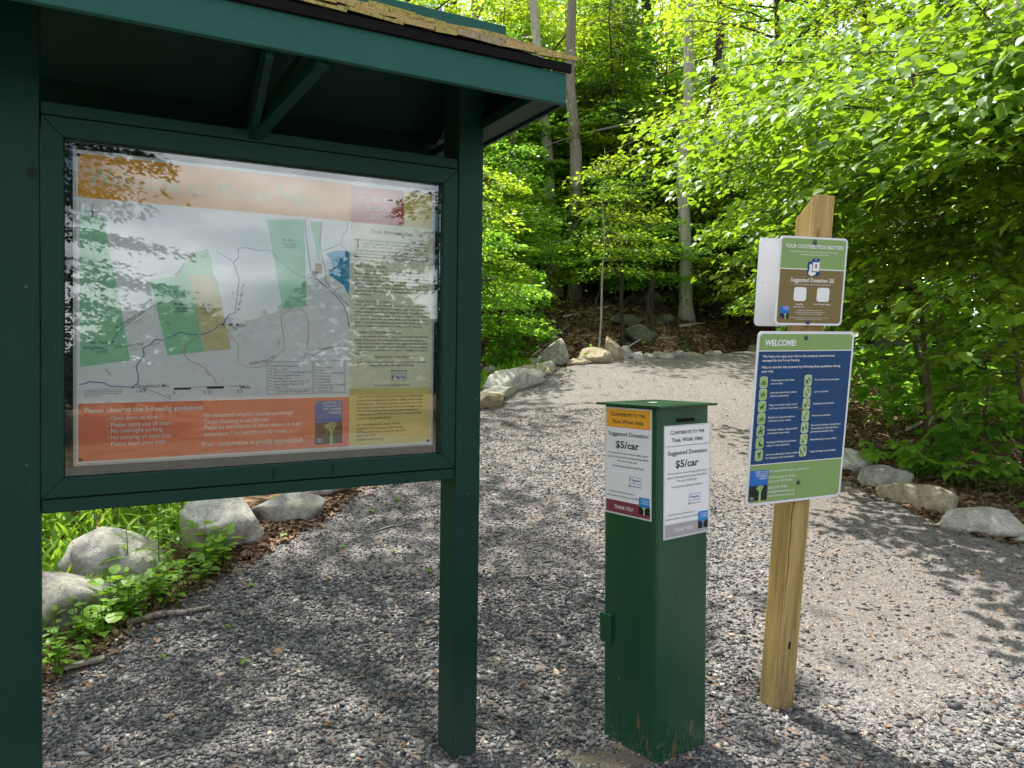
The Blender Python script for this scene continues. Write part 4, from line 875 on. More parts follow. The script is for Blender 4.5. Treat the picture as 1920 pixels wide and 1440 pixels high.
# ------------------------------------------------------------------ the trail kiosk
KO = Vector((-.2206, 2.8078, 0)); KROT = math.radians(29.53); KU = Vector((math.cos(KROT), math.sin(KROT), 0)); KN = Vector((math.sin(KROT), -math.cos(KROT), 0)); SH = .015
def shear(x, y, z): return (x + SH * z, y, z)
def kbox(mb, *a, mat=None): mb.box(*a, mat or PAINT, fn=shear)
K = empty('trail_kiosk', KO, KROT, 'dark green wooden notice kiosk with shingled roof, glazed board and two posts', 'kiosk')
def kpart(name, *boxes, bevel=.003, mat=None):
    mb = MB(); [kbox(mb, *b, mat=mat) for b in boxes]; return mb.build(name, K, bevel=bevel)
kpart('post', (0, .10, 0, .135, -.12, 2.615), bevel=.004)
kpart('post', (-1.398, -1.297, 0, .135, -.12, 2.615), bevel=.004)
kpart('top_rail', (-1.295, -.001, .006, .10, 2.187, 2.223)); kpart('bottom_rail', (-1.295, -.001, .006, .10, 1.058, 1.097))
def mitre(name, a, b, c, d, y0, y1):
    """board whose four corners in the face plane are a..d, cut at 45 degrees, inner lip bevelled"""
    mb = MB(); vs = [(p[0], y, p[1]) for y in (y0, y1) for p in (a, b, c, d)]
    mb.add([shear(*v) for v in vs], [(0, 1, 2, 3), (4, 7, 6, 5), (0, 4, 5, 1), (1, 5, 6, 2), (2, 6, 7, 3), (3, 7, 4, 0)], PAINT); return mb.build(name, K, bevel=.0025)
X0, X1, Z0, Z1, fw = -1.2935, -.0025, 1.1005, 2.1835, .055; g = .0006
mitre('frame_board', (X0, Z1), (X1, Z1), (X1 - fw, Z1 - fw), (X0 + fw, Z1 - fw), .0, .05)
mitre('frame_board', (X0, Z0), (X0 + fw, Z0 + fw), (X1 - fw, Z0 + fw), (X1, Z0), .0, .05)
mitre('frame_board', (X0, Z1 - g), (X0 + fw, Z1 - fw - g), (X0 + fw, Z0 + fw + g), (X0, Z0 + g), .001, .05)
mitre('frame_board', (X1, Z1 - g), (X1, Z0 + g), (X1 - fw, Z0 + fw + g), (X1 - fw, Z1 - fw - g), .001, .05)
kpart('backing_board', (-1.29, -.005, .072, .088, 1.102, 2.182), bevel=0)
kpart('inner_stop', (-1.24, -1.232, .034, .0715, 1.15, 2.13), (-.063, -.055, .034, .0715, 1.15, 2.13), (-1.24, -.055, .034, .0715, 1.143, 1.1495), (-1.24, -.055, .034, .0715, 2.1305, 2.137), bevel=0)
pane = kpart('glass_pane', (-1.236, -.059, .026, .030, 1.158, 2.126), bevel=0, mat=GLASS)
# roof: two shingled slopes, trusses, fascias, ridge boards
E_O, E_Z, R_Y, R_Z, RX0, RX1 = -.40, 2.445, .0675, 2.685, -1.66, .185    # eave line (y,z), ridge (y,z), ends
def roof_pt(t, side): return (R_Y + (E_O - R_Y) * t * side, R_Z + (E_Z - R_Z) * t)
for side in (1, -1):
    (ya, za), (yb, zb) = roof_pt(0, side), roof_pt(1.02, side); mb = MB()
    mb.add([shear(*v) for v in [(RX0, ya, za), (RX1, ya, za), (RX1, yb, zb), (RX0, yb, zb), (RX0, ya, za + .016), (RX1, ya, za + .016), (RX1, yb, zb + .016), (RX0, yb, zb + .016)]],
           [(0, 1, 2, 3), (4, 7, 6, 5), (0, 4, 5, 1), (1, 5, 6, 2), (2, 6, 7, 3), (3, 7, 4, 0)], PAINT); mb.build('roof_deck', K)
kpart('fascia', (RX0, RX1, E_O - .018, E_O + .004, 2.328, 2.428), bevel=.0025, mat=TEAL)
kpart('fascia', (RX0, RX1, 2 * R_Y - E_O - .004, 2 * R_Y - E_O + .018, 2.275, 2.446))
kpart('drip_edge', (RX0 - .01, RX1 + .012, E_O - .030, E_O - .0185, 2.4285, 2.456), bevel=0, mat=BLACK)
for xx in (RX1 - .10, -.655, RX0 + .02):
    mb = MB(); w = .09 if xx > -.1 else .04
    kbox(mb, xx, xx + w, E_O + .005, 2 * R_Y - E_O - .005, 2.338, 2.372); mb.build('tie_beam', K, bevel=.002)
    for side in (1, -1):
        (ya, za), (yb, zb) = roof_pt(.02, side), roof_pt(.93, side); mb = MB(); x0_, x1_ = xx + .005, xx + .043
        mb.add([shear(*v) for v in [(x, y, z) for x in (x0_, x1_) for (y, z) in ((ya, za - .002), (yb, zb - .002), (yb, zb - .055), (ya, za - .062))]], [(0, 1, 2, 3), (4, 7, 6, 5), (0, 4, 5, 1), (1, 5, 6, 2), (2, 6, 7, 3), (3, 7, 4, 0)], PAINT); mb.build('rafter', K)
mb = MB(); mb.beam(shear(RX1 + .003, E_O + .01, 2.345), shear(RX1 + .003, 2 * R_Y - E_O - .01, 2.345), .012, .03, PAINT); mb.build('rake_strip', K)
for xx in (RX1 - .006, RX0 + .006):
    mb = MB(); mb.add([shear(*v) for v in [(x, y, z) for x in (xx - .005, xx + .005) for (y, z) in ((E_O + .006, 2.374), (R_Y, 2.652), (2 * R_Y - E_O - .006, 2.374))]], [(0, 1, 2), (3, 5, 4), (0, 3, 4, 1), (1, 4, 5, 2), (2, 5, 3, 0)], PAINT); mb.build('gable_panel', K)
# knee braces from the top rail out to the eave
for (xa, xb) in ((-.715, -.61),):
    mb = MB(); mb.beam(shear(xa, .02, 2.215), shear(xb, E_O + .01, 2.338), .036, .05, PAINT); mb.build('brace', K, bevel=.002)
mb = MB(); mb.beam(shear(-.715, .03, 2.222), shear(-.755, E_O + .01, 2.33), .02, .05, PAINT); mb.build('brace', K)
kpart('ridge_board', (RX0 - .02, RX1 + .022, R_Y - .034, R_Y - .014, 2.700, 2.752), (RX0 - .02, RX1 + .022, R_Y - .0135, R_Y + .05, 2.738, 2.7515), bevel=.002, mat=TEAL)
for (xq, zq) in ((-.655, 1.128), (-.46, 1.127)):
    mb = MB(); mb.beam(shear(xq, -.0006, zq - .016), shear(xq + .004, -.0006, zq + .016), .002, .002, BLACK, up=(0, 1, 0)); mb.build('crack', K)
rs = random.Random(11)
for side in (1, -1):
    for row in range(5):
        x = RX0 - .01 - rs.uniform(0, .08)
        while x < RX1 + .035:
            w = rs.uniform(.07, .20); x2 = min(x + w, RX1 + .04); xa_ = max(x, RX0 - .012)
            if x2 - xa_ > .02:
                t1 = 1.075 - .2 * row + rs.uniform(-.012, .012); t0 = max(t1 - .30, .06); (ya, za), (yb, zb) = roof_pt(t0, side), roof_pt(t1, side)
                th = .012 * rs.uniform(.6, 1.5); lift = .0195 + .001 * row + rs.uniform(0, .003); l0 = lift + .001; l1 = lift + .012 + rs.uniform(0, .004)
                q1, q2 = rs.uniform(-.004, .010), rs.uniform(-.004, .010)
                vs = [(xa_ + .001, ya, za + l0), (x2 - .0015, ya, za + l0), (x2 - .0015, yb, zb + l1 + q2), (xa_ + .001, yb, zb + l1 + q1)]
                mb = MB(); mb.add([shear(*v) for v in vs] + [shear(v[0], v[1], v[2] + (th if i > 1 else .004)) for i, v in enumerate(vs)], [(0, 1, 2, 3), (4, 7, 6, 5), (0, 4, 5, 1), (1, 5, 6, 2), (2, 6, 7, 3), (3, 7, 4, 0)], CEDARS[rs.choice((0, 0, 1, 2, 2))])
                mb.build('shingle', K)
            x = x2 + .001 if x2 > x else x + w
# dead needles caught on the shingles
for (xc, t) in ((-.62, .93), (-.33, .97), (-.18, .95), (-.9, .9)):
    mb = MB(); yy, zz = roof_pt(t, 1)
    for _ in range(34):
        a = rs.uniform(0, 6.28); l = rs.uniform(.01, .035); p = Vector(shear(xc + rs.gauss(0, .02), yy + rs.gauss(0, .012), zz + .045 + rs.uniform(-.004, .012))); d = Vector((math.cos(a), math.sin(a), rs.uniform(-.5, .3))) * l
        mb.tube([p, p + d], .0008, LITTER, 3, False)
    o = mb.build('needle_debris', None); o.location = KO; o.rotation_euler = (0, 0, KROT); tag(o, 'dry brown pine needles caught on the kiosk shingles', kind='stuff')
# screws and nail heads, scratches in the wood
for (x, z) in ((.02, 2.33), (.08, 1.35), (.05, 1.0), (-1.33, 1.7), (-1.33, 1.2)):
    mb = MB(); mb.tube([shear(x, -.002, z), shear(x, .002, z)], .004, SCREW, 8); mb.build('screw', K)
for (x, z) in ((RX1 - .03, 2.40), (RX1 - .04, 2.38), (RX1 - .035, 2.345), (-.8, 2.38), (-.4, 2.37)):
    mb = MB(); mb.tube([shear(x, E_O - .020, z), shear(x, E_O - .017, z)], .003, SCREW, 8); mb.build('screw', K)

# ------------------------------------------------------------------ poster behind the pane
POST_Y = .050
def k2d(px, py):
    r = ray(px, py); P0 = KO - KN * POST_Y - Vector((0, 0, EYE)); t = P0.dot(KN) / r.dot(KN); P = r * t + Vector((0, 0, EYE)); u = (P - KO).dot(KU); return (u - SH * P.z, P.z)
PO = empty('map_poster', KO, KROT, 'laminated trail map poster with orange welcome band and coral guideline panel behind the kiosk glass', 'poster')
mb = MB(); mb.box(-1.216, -.069, POST_Y + .0015, POST_Y + .003, 1.183, 2.109, P_EDGEW, fn=shear); mb.build('lamination', PO)
mb = MB(); mb.box(-1.208, -.077, POST_Y + .0002, POST_Y + .0012, 1.190, 2.102, P_PAPER, fn=shear); mb.build('paper', PO)
A = Art(k2d, lambda s, t, l: (s + SH * t, POST_Y - .00025 * l, t))
XL, XR, XM = -1.203, -.081, k2d(656, 600)[0]
zb = k2d(144, 369)[1]; ztop = 2.098; zc = k2d(147, 757)[1]; zbot = 1.196; zy = k2d(655, 729)[1]
A.rect2(XL, zb, XM, ztop, P_ORANGE); A.rect2(k2d(757, 380)[0], k2d(790, 427)[1], XR, ztop - .004, P_YEL); A.rect2(XM, zb - .001, k2d(757, 380)[0], ztop - .004, P_REDB, 1.5)
A.text('Welcome to Mount Major', 163, 346, 606, 33, P_TITLE, -.002)
for tx, a, yb, b in (('PROTECTION', 669, 376, 747), ('BEGAN', 686, 394, 731), ('2013', 694, 410, 725)): A.text(tx, a, yb, b, 9.5, P_TITLE, .012)
A.flush('header_band', PO)
A.rect2(XL, zc, XM, zb, P_MAP)
A.poly([(149, 371), (153, 406), (193, 404), (238, 640), (244, 676), (150, 688)], P_MINT, 2)
A.poly([(281.5, 522.6), (331, 518), (345, 495), (365, 478), (389, 466), (396, 485), (400, 513), (355, 517), (384, 659), (314, 667)], P_MINT, 2)
A.poly([(355, 517), (400, 513), (408, 530), (433, 655), (384, 659)], P_TAN, 2.2); A.poly([(501, 412), (570, 411), (575, 573), (530, 580)], P_MINT, 2); A.poly([(581.6, 415), (604, 416), (601, 470), (600, 491), (594, 480)], P_MINT, 2)
A.poly([(612, 476), (628, 470), (649, 470), (655, 473), (655, 555), (643, 534), (628, 523), (617, 515), (617, 505), (625, 502), (620, 489)], P_LAKE, 2)
z5 = lambda L: [(120 + .2639 * a, 560 + .2639 * b) for a, b in L]; z3 = lambda L: [(120 + .2639 * a, 260 + .2639 * b) for a, b in L]; z4 = lambda L: [(480 + .2639 * a, 320 + .2639 * b) for a, b in L]
A.line(z5([(110, 608), (145, 605), (180, 590), (290, 600), (330, 622), (490, 630), (525, 600), (530, 560), (512, 480), (570, 400), (560, 350), (610, 330), (650, 290), (700, 295), (830, 238), (890, 255), (980, 257), (1070, 220), (1100, 185), (1130, 182), (1165, 120), (1215, 100)]) + z3([(1215, 1240), (1245, 1000), (1205, 880), (1240, 840), (1235, 780)]), .0028, P_TRAIL, 3)
A.line(z3([(1235, 780), (1290, 775), (1380, 795), (1430, 790)]) + z4([(110, 570), (160, 640), (230, 690), (260, 720), (350, 760), (390, 730)]), .0018, P_TRAIL, 3)
A.line(z5([(345, 300), (380, 240), (440, 190), (560, 100), (620, 55), (690, 30)]), .002, P_TEAL, 3); A.line(z3([(1200, 870), (1150, 840), (1080, 800)]), .0014, P_GREY, 3)
A.line(z5([(980, 257), (900, 300), (855, 345), (850, 385), (890, 440), (950, 465), (1010, 500), (1060, 560), (1085, 610)]), .0018, P_REDL, 3)
A.line(z5([(1130, 182), (1160, 230), (1200, 280), (1230, 310), (1240, 360), (1230, 430), (1240, 465), (1310, 485), (1380, 490), (1430, 478)]) + z4([(130, 1330), (200, 1270), (200, 1200), (180, 1090), (180, 1030), (215, 1000), (260, 980)]), .0018, P_ORL, 3)
A.line(z3([(800, 985), (850, 880), (930, 820), (1020, 785)]), .0016, P_ORL, 3); A.line(z3([(700, 1180), (720, 1060)]) , .0012, P_ORL, 3); A.line(z3([(275, 1130), (245, 1180), (260, 1300), (290, 1400)]), .0016, P_TAN, 3)
A.line(z4([(310, 975), (365, 1035), (372, 1100), (370, 1200), (355, 1290), (335, 1355)]), .0016, P_REDL, 3)
A.line(z4([(655, 1245), (560, 1250), (480, 1270), (405, 1315), (355, 1290)]), .0016, P_INK, 3)
A.line(z4([(345, 350), (360, 500), (390, 720), (430, 770), (500, 830), (560, 880), (620, 950), (650, 1030), (658, 1110)]), .0028, P_GREY, 3); A.line(z4([(465, 365), (452, 500), (468, 600), (490, 700), (495, 790), (570, 870), (630, 930), (660, 965)]), .0022, P_GREY, 3)
A.line(z4([(650, 370), (650, 420), (620, 450), (605, 520), (545, 545), (475, 568)]), .002, P_GREY, 3); A.line(z4([(605, 530), (640, 560)]), .0016, P_GREY, 3)
dd = z5([(500, 632), (560, 635), (640, 662), (700, 685), (760, 715)])
for a, b in zip(dd[:-1], dd[1:]):
    for k in range(4): A.line([(a[0] + (b[0] - a[0]) * (k + .1) / 4, a[1] + (b[1] - a[1]) * (k + .1) / 4), (a[0] + (b[0] - a[0]) * (k + .6) / 4, a[1] + (b[1] - a[1]) * (k + .6) / 4)], .0018, P_INK, 3)
for p in z5([(345, 305), (488, 628), (1130, 182)]) + z3([(155, 1128)]): A.poly([(p[0] - 2.4, p[1] + 2.4), (p[0] + 2.4, p[1] + 2.2), (p[0], p[1] - 2.6)], P_INK, 4)
for p in z5([(330, 377), (1098, 192)]) + z3([(272, 1130)]) + z4([(372, 770)]): A.dot(p, .0035, P_REDL, 3); A.dot(p, .0024, P_MAP, 3.5)
A.dot((585, 511), .0075, P_WHITE, 3.2); A.text('11', 582.5, 513.5, 587.5, 5, P_INK)
A.rect(590.5, 493, 604, 513, P_ORL, 3)
for k, tx in enumerate(('You', 'Are', 'Here')): A.text(tx, 593, 499 + 6 * k, 602, 4, P_INK, layer=4)
for d0, d1 in (((-13, -1), (13, 1)), ((0, -14), (-1, 12))): A.line([(173.5 + d0[0], 397 + d0[1]), (173.5 + d1[0], 397 + d1[1])], .0016, P_INK, 3)
A.poly([(173.5, 387), (170, 396.5), (173.5, 398)], P_INK, 3.3); A.poly([(173.5, 407), (177, 397), (173.5, 396)], P_INK, 3.3); A.text('N', 171.5, 385, 176, 4.5, P_INK)
IT = dict(shear=.3, bold=.002)
for tx, a, yb, b, h in (("East Quarry", 160, 541, 206, 6.5), ("1,894'", 161, 549.5, 183, 6), ("No. Peak", 168.5, 645, 203, 6.5), ("Straightback", 154.5, 654.5, 202, 6.5), ("1,970'", 180.5, 663, 202, 6), ("Mt. Major", 428.5, 612, 461, 6.5), ("1,775'", 428.5, 620, 447, 6),
                        ("Straightback Mtn", 255.5, 727, 316, 6.5), ("1,878'", 255.5, 736, 276, 6), ("Mt. Major", 326, 572.5, 353, 5.5), ("Reservation", 324, 579.5, 354, 5.5), ("(SPNHF)", 328, 586, 352, 5.5), ("Mt. Major", 378, 574, 403, 5.5), ("State Forest", 376.5, 581, 405, 5.5), ("(DNCR)", 380, 588, 401, 5.5),
                        ("Mt. Major", 530, 452, 553, 5), ("Reservation", 528.5, 458.5, 556, 5), ("(SPNHF)", 531, 464.5, 554, 5)): A.text(tx, a, yb, b, h, P_INK, **IT)
for tx, a, yb, wd, h, an in (("No. Straightback Link", 217, 617.5, 64, 5, 36), ("0.3 mi", 254, 606, 14, 3.6, 30), ("Quarry Spur Trail", 216, 653, 54, 5, 8), ("0.2 mi", 244, 658.5, 13, 3.6, 17), ("0.7 mi", 286, 649, 14, 3.6, 25), ("Brook Trail", 331, 518, 28, 5, 57), ("0.7 mi", 359, 478, 13, 3.6, 25), ("0.6 mi", 187, 588, 13, 3.6, -80),
                            ("0.7 mi", 309, 603, 13, 3.6, -48), ("Mt. Major Main Trail", 449, 583, 52, 5, 80), ("1.1 mi", 437, 560, 13, 3.6, 84), ("0.8 mi", 383, 696, 14, 3.6, -50), ("0.4 mi", 196, 694, 14, 3.6, -45), ("0.4 mi", 312, 741, 11, 3.4, -32), ("Boulder Loop", 469, 684, 30, 5, 12), ("Loop Trail", 498, 680, 20, 5, 34), ("Snowmobile", 597, 656.5, 26, 4.6, 8), ("1.1 mi", 523, 651, 12, 3.6, 82), ("1.1 mi", 565, 678, 11, 3.4, 70)):
    a2 = k2d(a, yb); wdt = k2d(a + wd, yb)[0] - a2[0]
    if an > 60 or an < -60: wdt = (k2d(a, yb - wd)[1] - a2[1])
    A.text2(tx, a2[0], a2[1], wdt, k2d(a, yb - h)[1] - a2[1], P_INK, .003, .2, False, math.radians(an))
A.rect(326, 727, 358, 730.5, P_INK, 3); A.rect(388, 725, 419.5, 728.5, P_INK, 3); A.line([(358, 726.5), (388, 725), (450, 723.5)], .0012, P_INK, 3); A.line([(450, 721), (450, 728)], .0012, P_INK, 3)
for tx, a, yb, b in (('0', 324, 739, 328), ('0.25', 382, 738, 397), ('0.5', 444.5, 736.5, 455), ('Miles', 451.5, 728.5, 469)): A.text(tx, a, yb, b, 5.5, P_INK)
for k, tx in enumerate(('This map is intended for general reference only. Trail data', 'were collected by volunteers and may not be exact. Please', 'stay on marked trails and respect private lands along the way.', 'Thank you and enjoy the hike')): A.text(tx, 157, 732.3 + 3.6 * k, (229, 231, 229, 186)[k], 2.3, P_INK, 0)
A.flush('map_print', PO)
for (a, b, c, d) in ((501, 679, 585.5, 739), (589, 677.5, 646.5, 737)): A.line([(a, b), (c, b - 1.5), (c, d - 1), (a, d)], .0012, P_GREY, 3, closed=True)
A.line([(501, 731), (585, 729)], .001, P_GREY, 3)
for k, (tx, cm) in enumerate((('Mt. Major Main Trail', P_TRAIL), ('Brook Trail', P_ORL), ('Quarry Spur Trail & Boulder Trail', P_ORL), ('North Straightback Link', P_TEAL), ('Precipice Path', P_TEAL), ('Jesus Valley - Beaver Pond Trail', P_GREY), ('Dave Roberts Quarry Trail', P_TAN), ('Other Trails', P_INK))):
    A.text(tx, 514, 688.2 + 5.7 * k, (558, 538, 584, 563, 544, 580, 569, 538)[k], 3.4, P_INK, 0); A.line([(504, 685.5 + 5.7 * k), (507, 684.3 + 5.7 * k), (511, 686.5 + 5.7 * k)], .0016, cm, 3)
A.text('Drawn By: W. Metzger 2020', 520, 736, 578, 3.6, P_INK, 0, .3)
for k, tx in enumerate(('Parking', 'Scenic Views', 'Gate', 'Forest Society Reservations', 'Private Lands', 'Main Roads', 'Local Roads', 'Unmaintained Roads', 'Elevation 100', 'Elevation 20')):
    A.text(tx, 598, 684.5 + 5.55 * k, (612, 622, 607, 645, 621, 618, 619, 646, 624, 622)[k], 3.2, P_INK, 0); A.line([(591.5, 682 + 5.55 * k), (595.5, 683 + 5.55 * k)], .0018, (P_INK, P_REDL, P_GREY, P_MINT, P_GREY, P_INK, P_GREY, P_GREY, P_TAN, P_TAN)[k], 3)
A.flush('map_legend', PO)
A.rect2(XM, zy, XR, k2d(700, 417)[1] , P_CREAM, .9)
A.text('Trail Information', 695, 437, 773, 7, P_INK, .012, sc=True); A.text('T', 664.5, 463.5, 677, 15.5, P_INK, .03)
col = [("he Forest Society began to purchase land to protect the", 680, 451.5, 803), ("peaks of a ridgeline surrounding Mount Major State Forest in", 680, 457.5, 803), ("2013.   The   \"Everybody   Loves   Mount   Major\"   land", 680, 463.5, 803), ("campaign that raised $1.8 million allowed the Forest Society to purchase four", 665, 470.4, 803), ("parcels, tracts both on and adjacent to Mount Major, one of the", 665, 476.3, 803), ("most hiked mountains in New Hampshire seeing over 80,000", 665, 482.3, 803), ("visitors annually.", 665, 488.5, 702),
       ("This trail is the most popular and direct route to the summit of", 665, 507.8, 803), ("Mount Major. It leaves from the south side of the parking lot", 665, 514, 803), ("and ascends a wide and rocky grade. In just 0.7 mile the Main", 665, 520.2, 803), ("Trail splits from the Brook Trail and bears left ascending a steeper", 665, 526.6, 803), ("grade including some rock scrambles to the summit. It's is", 665, 533.2, 803), ("recommended that you don't descend down this route in bad", 665, 539.8, 803), ("weather or icy, wet conditions. Trailhead to summit is 1.5 miles. (1", 665, 546.3, 803), ("hr 20 minutes)", 665, 552.8, 697),
       ("This Brook Trail diverges from the Main Trail at about 0.7 mi. Follow", 665, 573, 803), ("the yellow blazes straight at the intersection. This trail crosses", 665, 579.4, 803), ("timber streams and follows things Brook for 1.2 miles. It then", 665, 585.9, 803), ("merges with the Belknap Range Trail (blue). Hikers choose follow", 665, 592.5, 803), ("the trail left (east, blue & yellow blazing) to the summit of Mt.", 665, 599, 803), ("Major.  It is the most moderate and least steep of the trails to the", 665, 605.6, 803), ("summit. Trailhead to summit is 2.3 miles. (1 hr 45 minutes)", 665, 612.2, 790),
       ("The lower portion of this trail is also a snowmobile trail. This trail", 665, 632.3, 803), ("climbs moderately up the south side of mountain along woods", 665, 638.8, 802), ("roads. As it becomes a footpath in the upper portions it winds", 665, 645.3, 802), ("among large glacial boulders and eventually to the south ledges", 665, 651.8, 802), ("of the summit. Trailhead to Summit is 1.5 miles. (1 hour 25", 665, 658.3, 802), ("minutes)", 665, 664.8, 684)]
for tx, a, yb, b in col: A.text(tx, a, yb, b, 3.9, P_INK, .008)
for tx, a, yb, b in (('Main Trail (Blue Blazes)', 668, 499.5, 724), ('Brook Trail (Yellow Blazes)', 668, 566.8, 734), ('Boulder Loop Trail (Orange Blazes)', 668, 625, 752), ('Please Support these Trails!', 703, 671.5, 767)): A.text(tx, a, yb, b, 4.6, P_INK, .008, sc=True)
for tx, a, yb, b in (('As we work to restore these trail, please support this important', 668, 680.8, 799), ('stewardship effort. We need YOUR help!', 694, 687, 776), ('@forestsociety', 732.5, 697, 763), ('forestsociety.org/majortrailwork', 701, 724.5, 769)): A.text(tx, a, yb, b, 4.1, P_INK, .008)
A.paypal(733, 700.5, 762.5, 713.5); A.flush('trail_information', PO)
A.rect2(XM, zbot, XR, zy, P_YEL, .9)
for tx, a, yb, b in (('Since 1901 the Forest Society has helped to permanently', 670, 746.5, 793), ('protect land statewide for forestry, wildlife, water quality,', 669.5, 753.3, 793.5), ('and recreation.  The Forest Society is a private, non-profit', 669.5, 760, 792), ('membership organization that owns and manages more', 669, 766.6, 791), ('than 190 forest reservations across New Hampshire', 669, 773, 782), ('totalling over 57,000 acres. Become a member and help', 669, 779.6, 790), ('protect more special places!', 669, 786.5, 732),
                     ('For more information, please contact:', 669, 798.7, 751), ('Society for the Protection of NH Forests', 669, 806, 755), ('54 Portsmouth Street, Concord, NH 03301', 669, 812.8, 761), ('(603) 224-9945', 668.5, 819.3, 704), ('info@forestsociety.org', 668.5, 826.5, 719)): A.text(tx, a, yb, b, 4.2, P_INK, .008)
A.flush('contact_block', PO)
A.rect2(XL, zbot, XM, zc, P_CORAL)
A.text('Please observe the following guidelines:', 158.5, 774.5, 381.5, 9, P_WHITE, .02)
for tx, a, yb, b in (('- Open dawn to dusk', 200, 788, 296), ('- Please carry out all trash', 200, 800.7, 321), ('- No overnight parking', 200.5, 812.2, 304.5), ('- No camping or open fires', 200.5, 824.4, 321.5), ('- Please leash your pets', 200.5, 836.3, 310.5), ('- No motorized wheeled vehicles permitted', 376, 783, 548), ('- Target shooting is not allowed', 376, 795, 503.5), ('- Please be considerate of other visitors & their', 376, 805.6, 564), ('experience. Use headphones for music.', 382.5, 817.6, 540)): A.text(tx, a, yb, b, 7.8, P_WHITE, .016)
A.text('Your cooperation is greatly appreciated.', 377.3, 838, 568.5, 8.6, P_WHITE, .02); A.flush('guidelines_panel', PO)
A.emblem(590.5, 752, 641.5, 793, 830.5, P_WHITE, P_TREE); A.flush('emblem', PO)
for (px, py) in ((147, 290), (806, 362), (151, 862), (802, 826)):
    s_, t_ = k2d(px, py); mb = MB(); mb.tube([(s_ + SH * t_, POST_Y - .006, t_), (s_ + SH * t_, POST_Y, t_)], [.0045, .0055], SCREW, 10); mb.build('tack', PO, True)

# ------------------------------------------------------------------ donation box
BO = Vector((.5248, 2.7599, 0)); BR = math.radians(37.1); BU = Vector((math.cos(BR), math.sin(BR), 0)); BV = Vector((-math.sin(BR), math.cos(BR), 0)); BW = .281
D = empty('donation_box', BO, BR, 'tall square green steel donation box with a slot, rusty at the foot', 'donation box')
def rprism(mb, x0, x1, y0, y1, z0, z1, r, mat, seg=4):
    q = []
    for cx_, cy_, a0 in ((x1 - r, y1 - r, 0), (x0 + r, y1 - r, 90), (x0 + r, y0 + r, 180), (x1 - r, y0 + r, 270)):
        q += [(cx_ + r * math.cos(math.radians(a0 + 90 * d / seg)), cy_ + r * math.sin(math.radians(a0 + 90 * d / seg))) for d in range(seg + 1)]
    n = len(q); mb.add([(a, b, z) for z in (z0, z1) for a, b in q], [tuple(range(n))[::-1], tuple(range(n, 2 * n))] + [(k, (k + 1) % n, n + (k + 1) % n, n + k) for k in range(n)], mat)
mb = MB(); rprism(mb, 0, BW, 0, BW, -.05, 1.322, .016, STEEL, 5); o = mb.build('body', D)
for p in o.data.polygons: p.use_smooth = len(p.vertices) == 4 and abs(p.normal.z) < .1
mdf = o.modifiers.new('edge', 'EDGE_SPLIT'); mdf.split_angle = math.radians(32)
mb = MB(); mb.box(-.022, BW + .022, -.022, BW + .022, 1.3225, 1.331, STEEL); mb.build('lid', D, bevel=.0015)
mb = MB(); rprism(mb, .002, BW - .002, .002, BW - .002, 1.31, 1.3222, .01, BLACK); mb.build('lid_gasket', D)
mb = MB(); mb.tube([(.13, .15, 1.331), (.13, .15, 1.3325)], .018, ALU, 12); mb.build('paint_chip', D)
mb = MB()
for zz in (0,): mb.add([(.090 + .105 * t, -.0012, z) for t in (0, .04, .96, 1) for z in ((1.269, 1.277) if t in (0, 1) else (1.266, 1.280))], [(0, 2, 3, 1), (2, 4, 5, 3), (4, 6, 7, 5)], BLACK)
mb.build('coin_slot', D)
for yy in (BW - .03,):
    mb = MB(); mb.box(-.014, -.001, BW - .055, BW + .004, .405, .515, STEEL); mb.build('hinge_plate', D, bevel=.002)
def face2d(origin, dirv, nrm):
    def f(px, py):
        r = ray(px, py); t = (origin - Vector((0, 0, EYE))).dot(nrm) / r.dot(nrm); P = r * t + Vector((0, 0, EYE)); return ((P - origin).dot(dirv), P.z)
    return f
fr = face2d(BO, BU, -BV)                     # right face: s runs along +x local
fl0 = face2d(BO, -BV, -BU)                   # left face: s grows towards the front corner
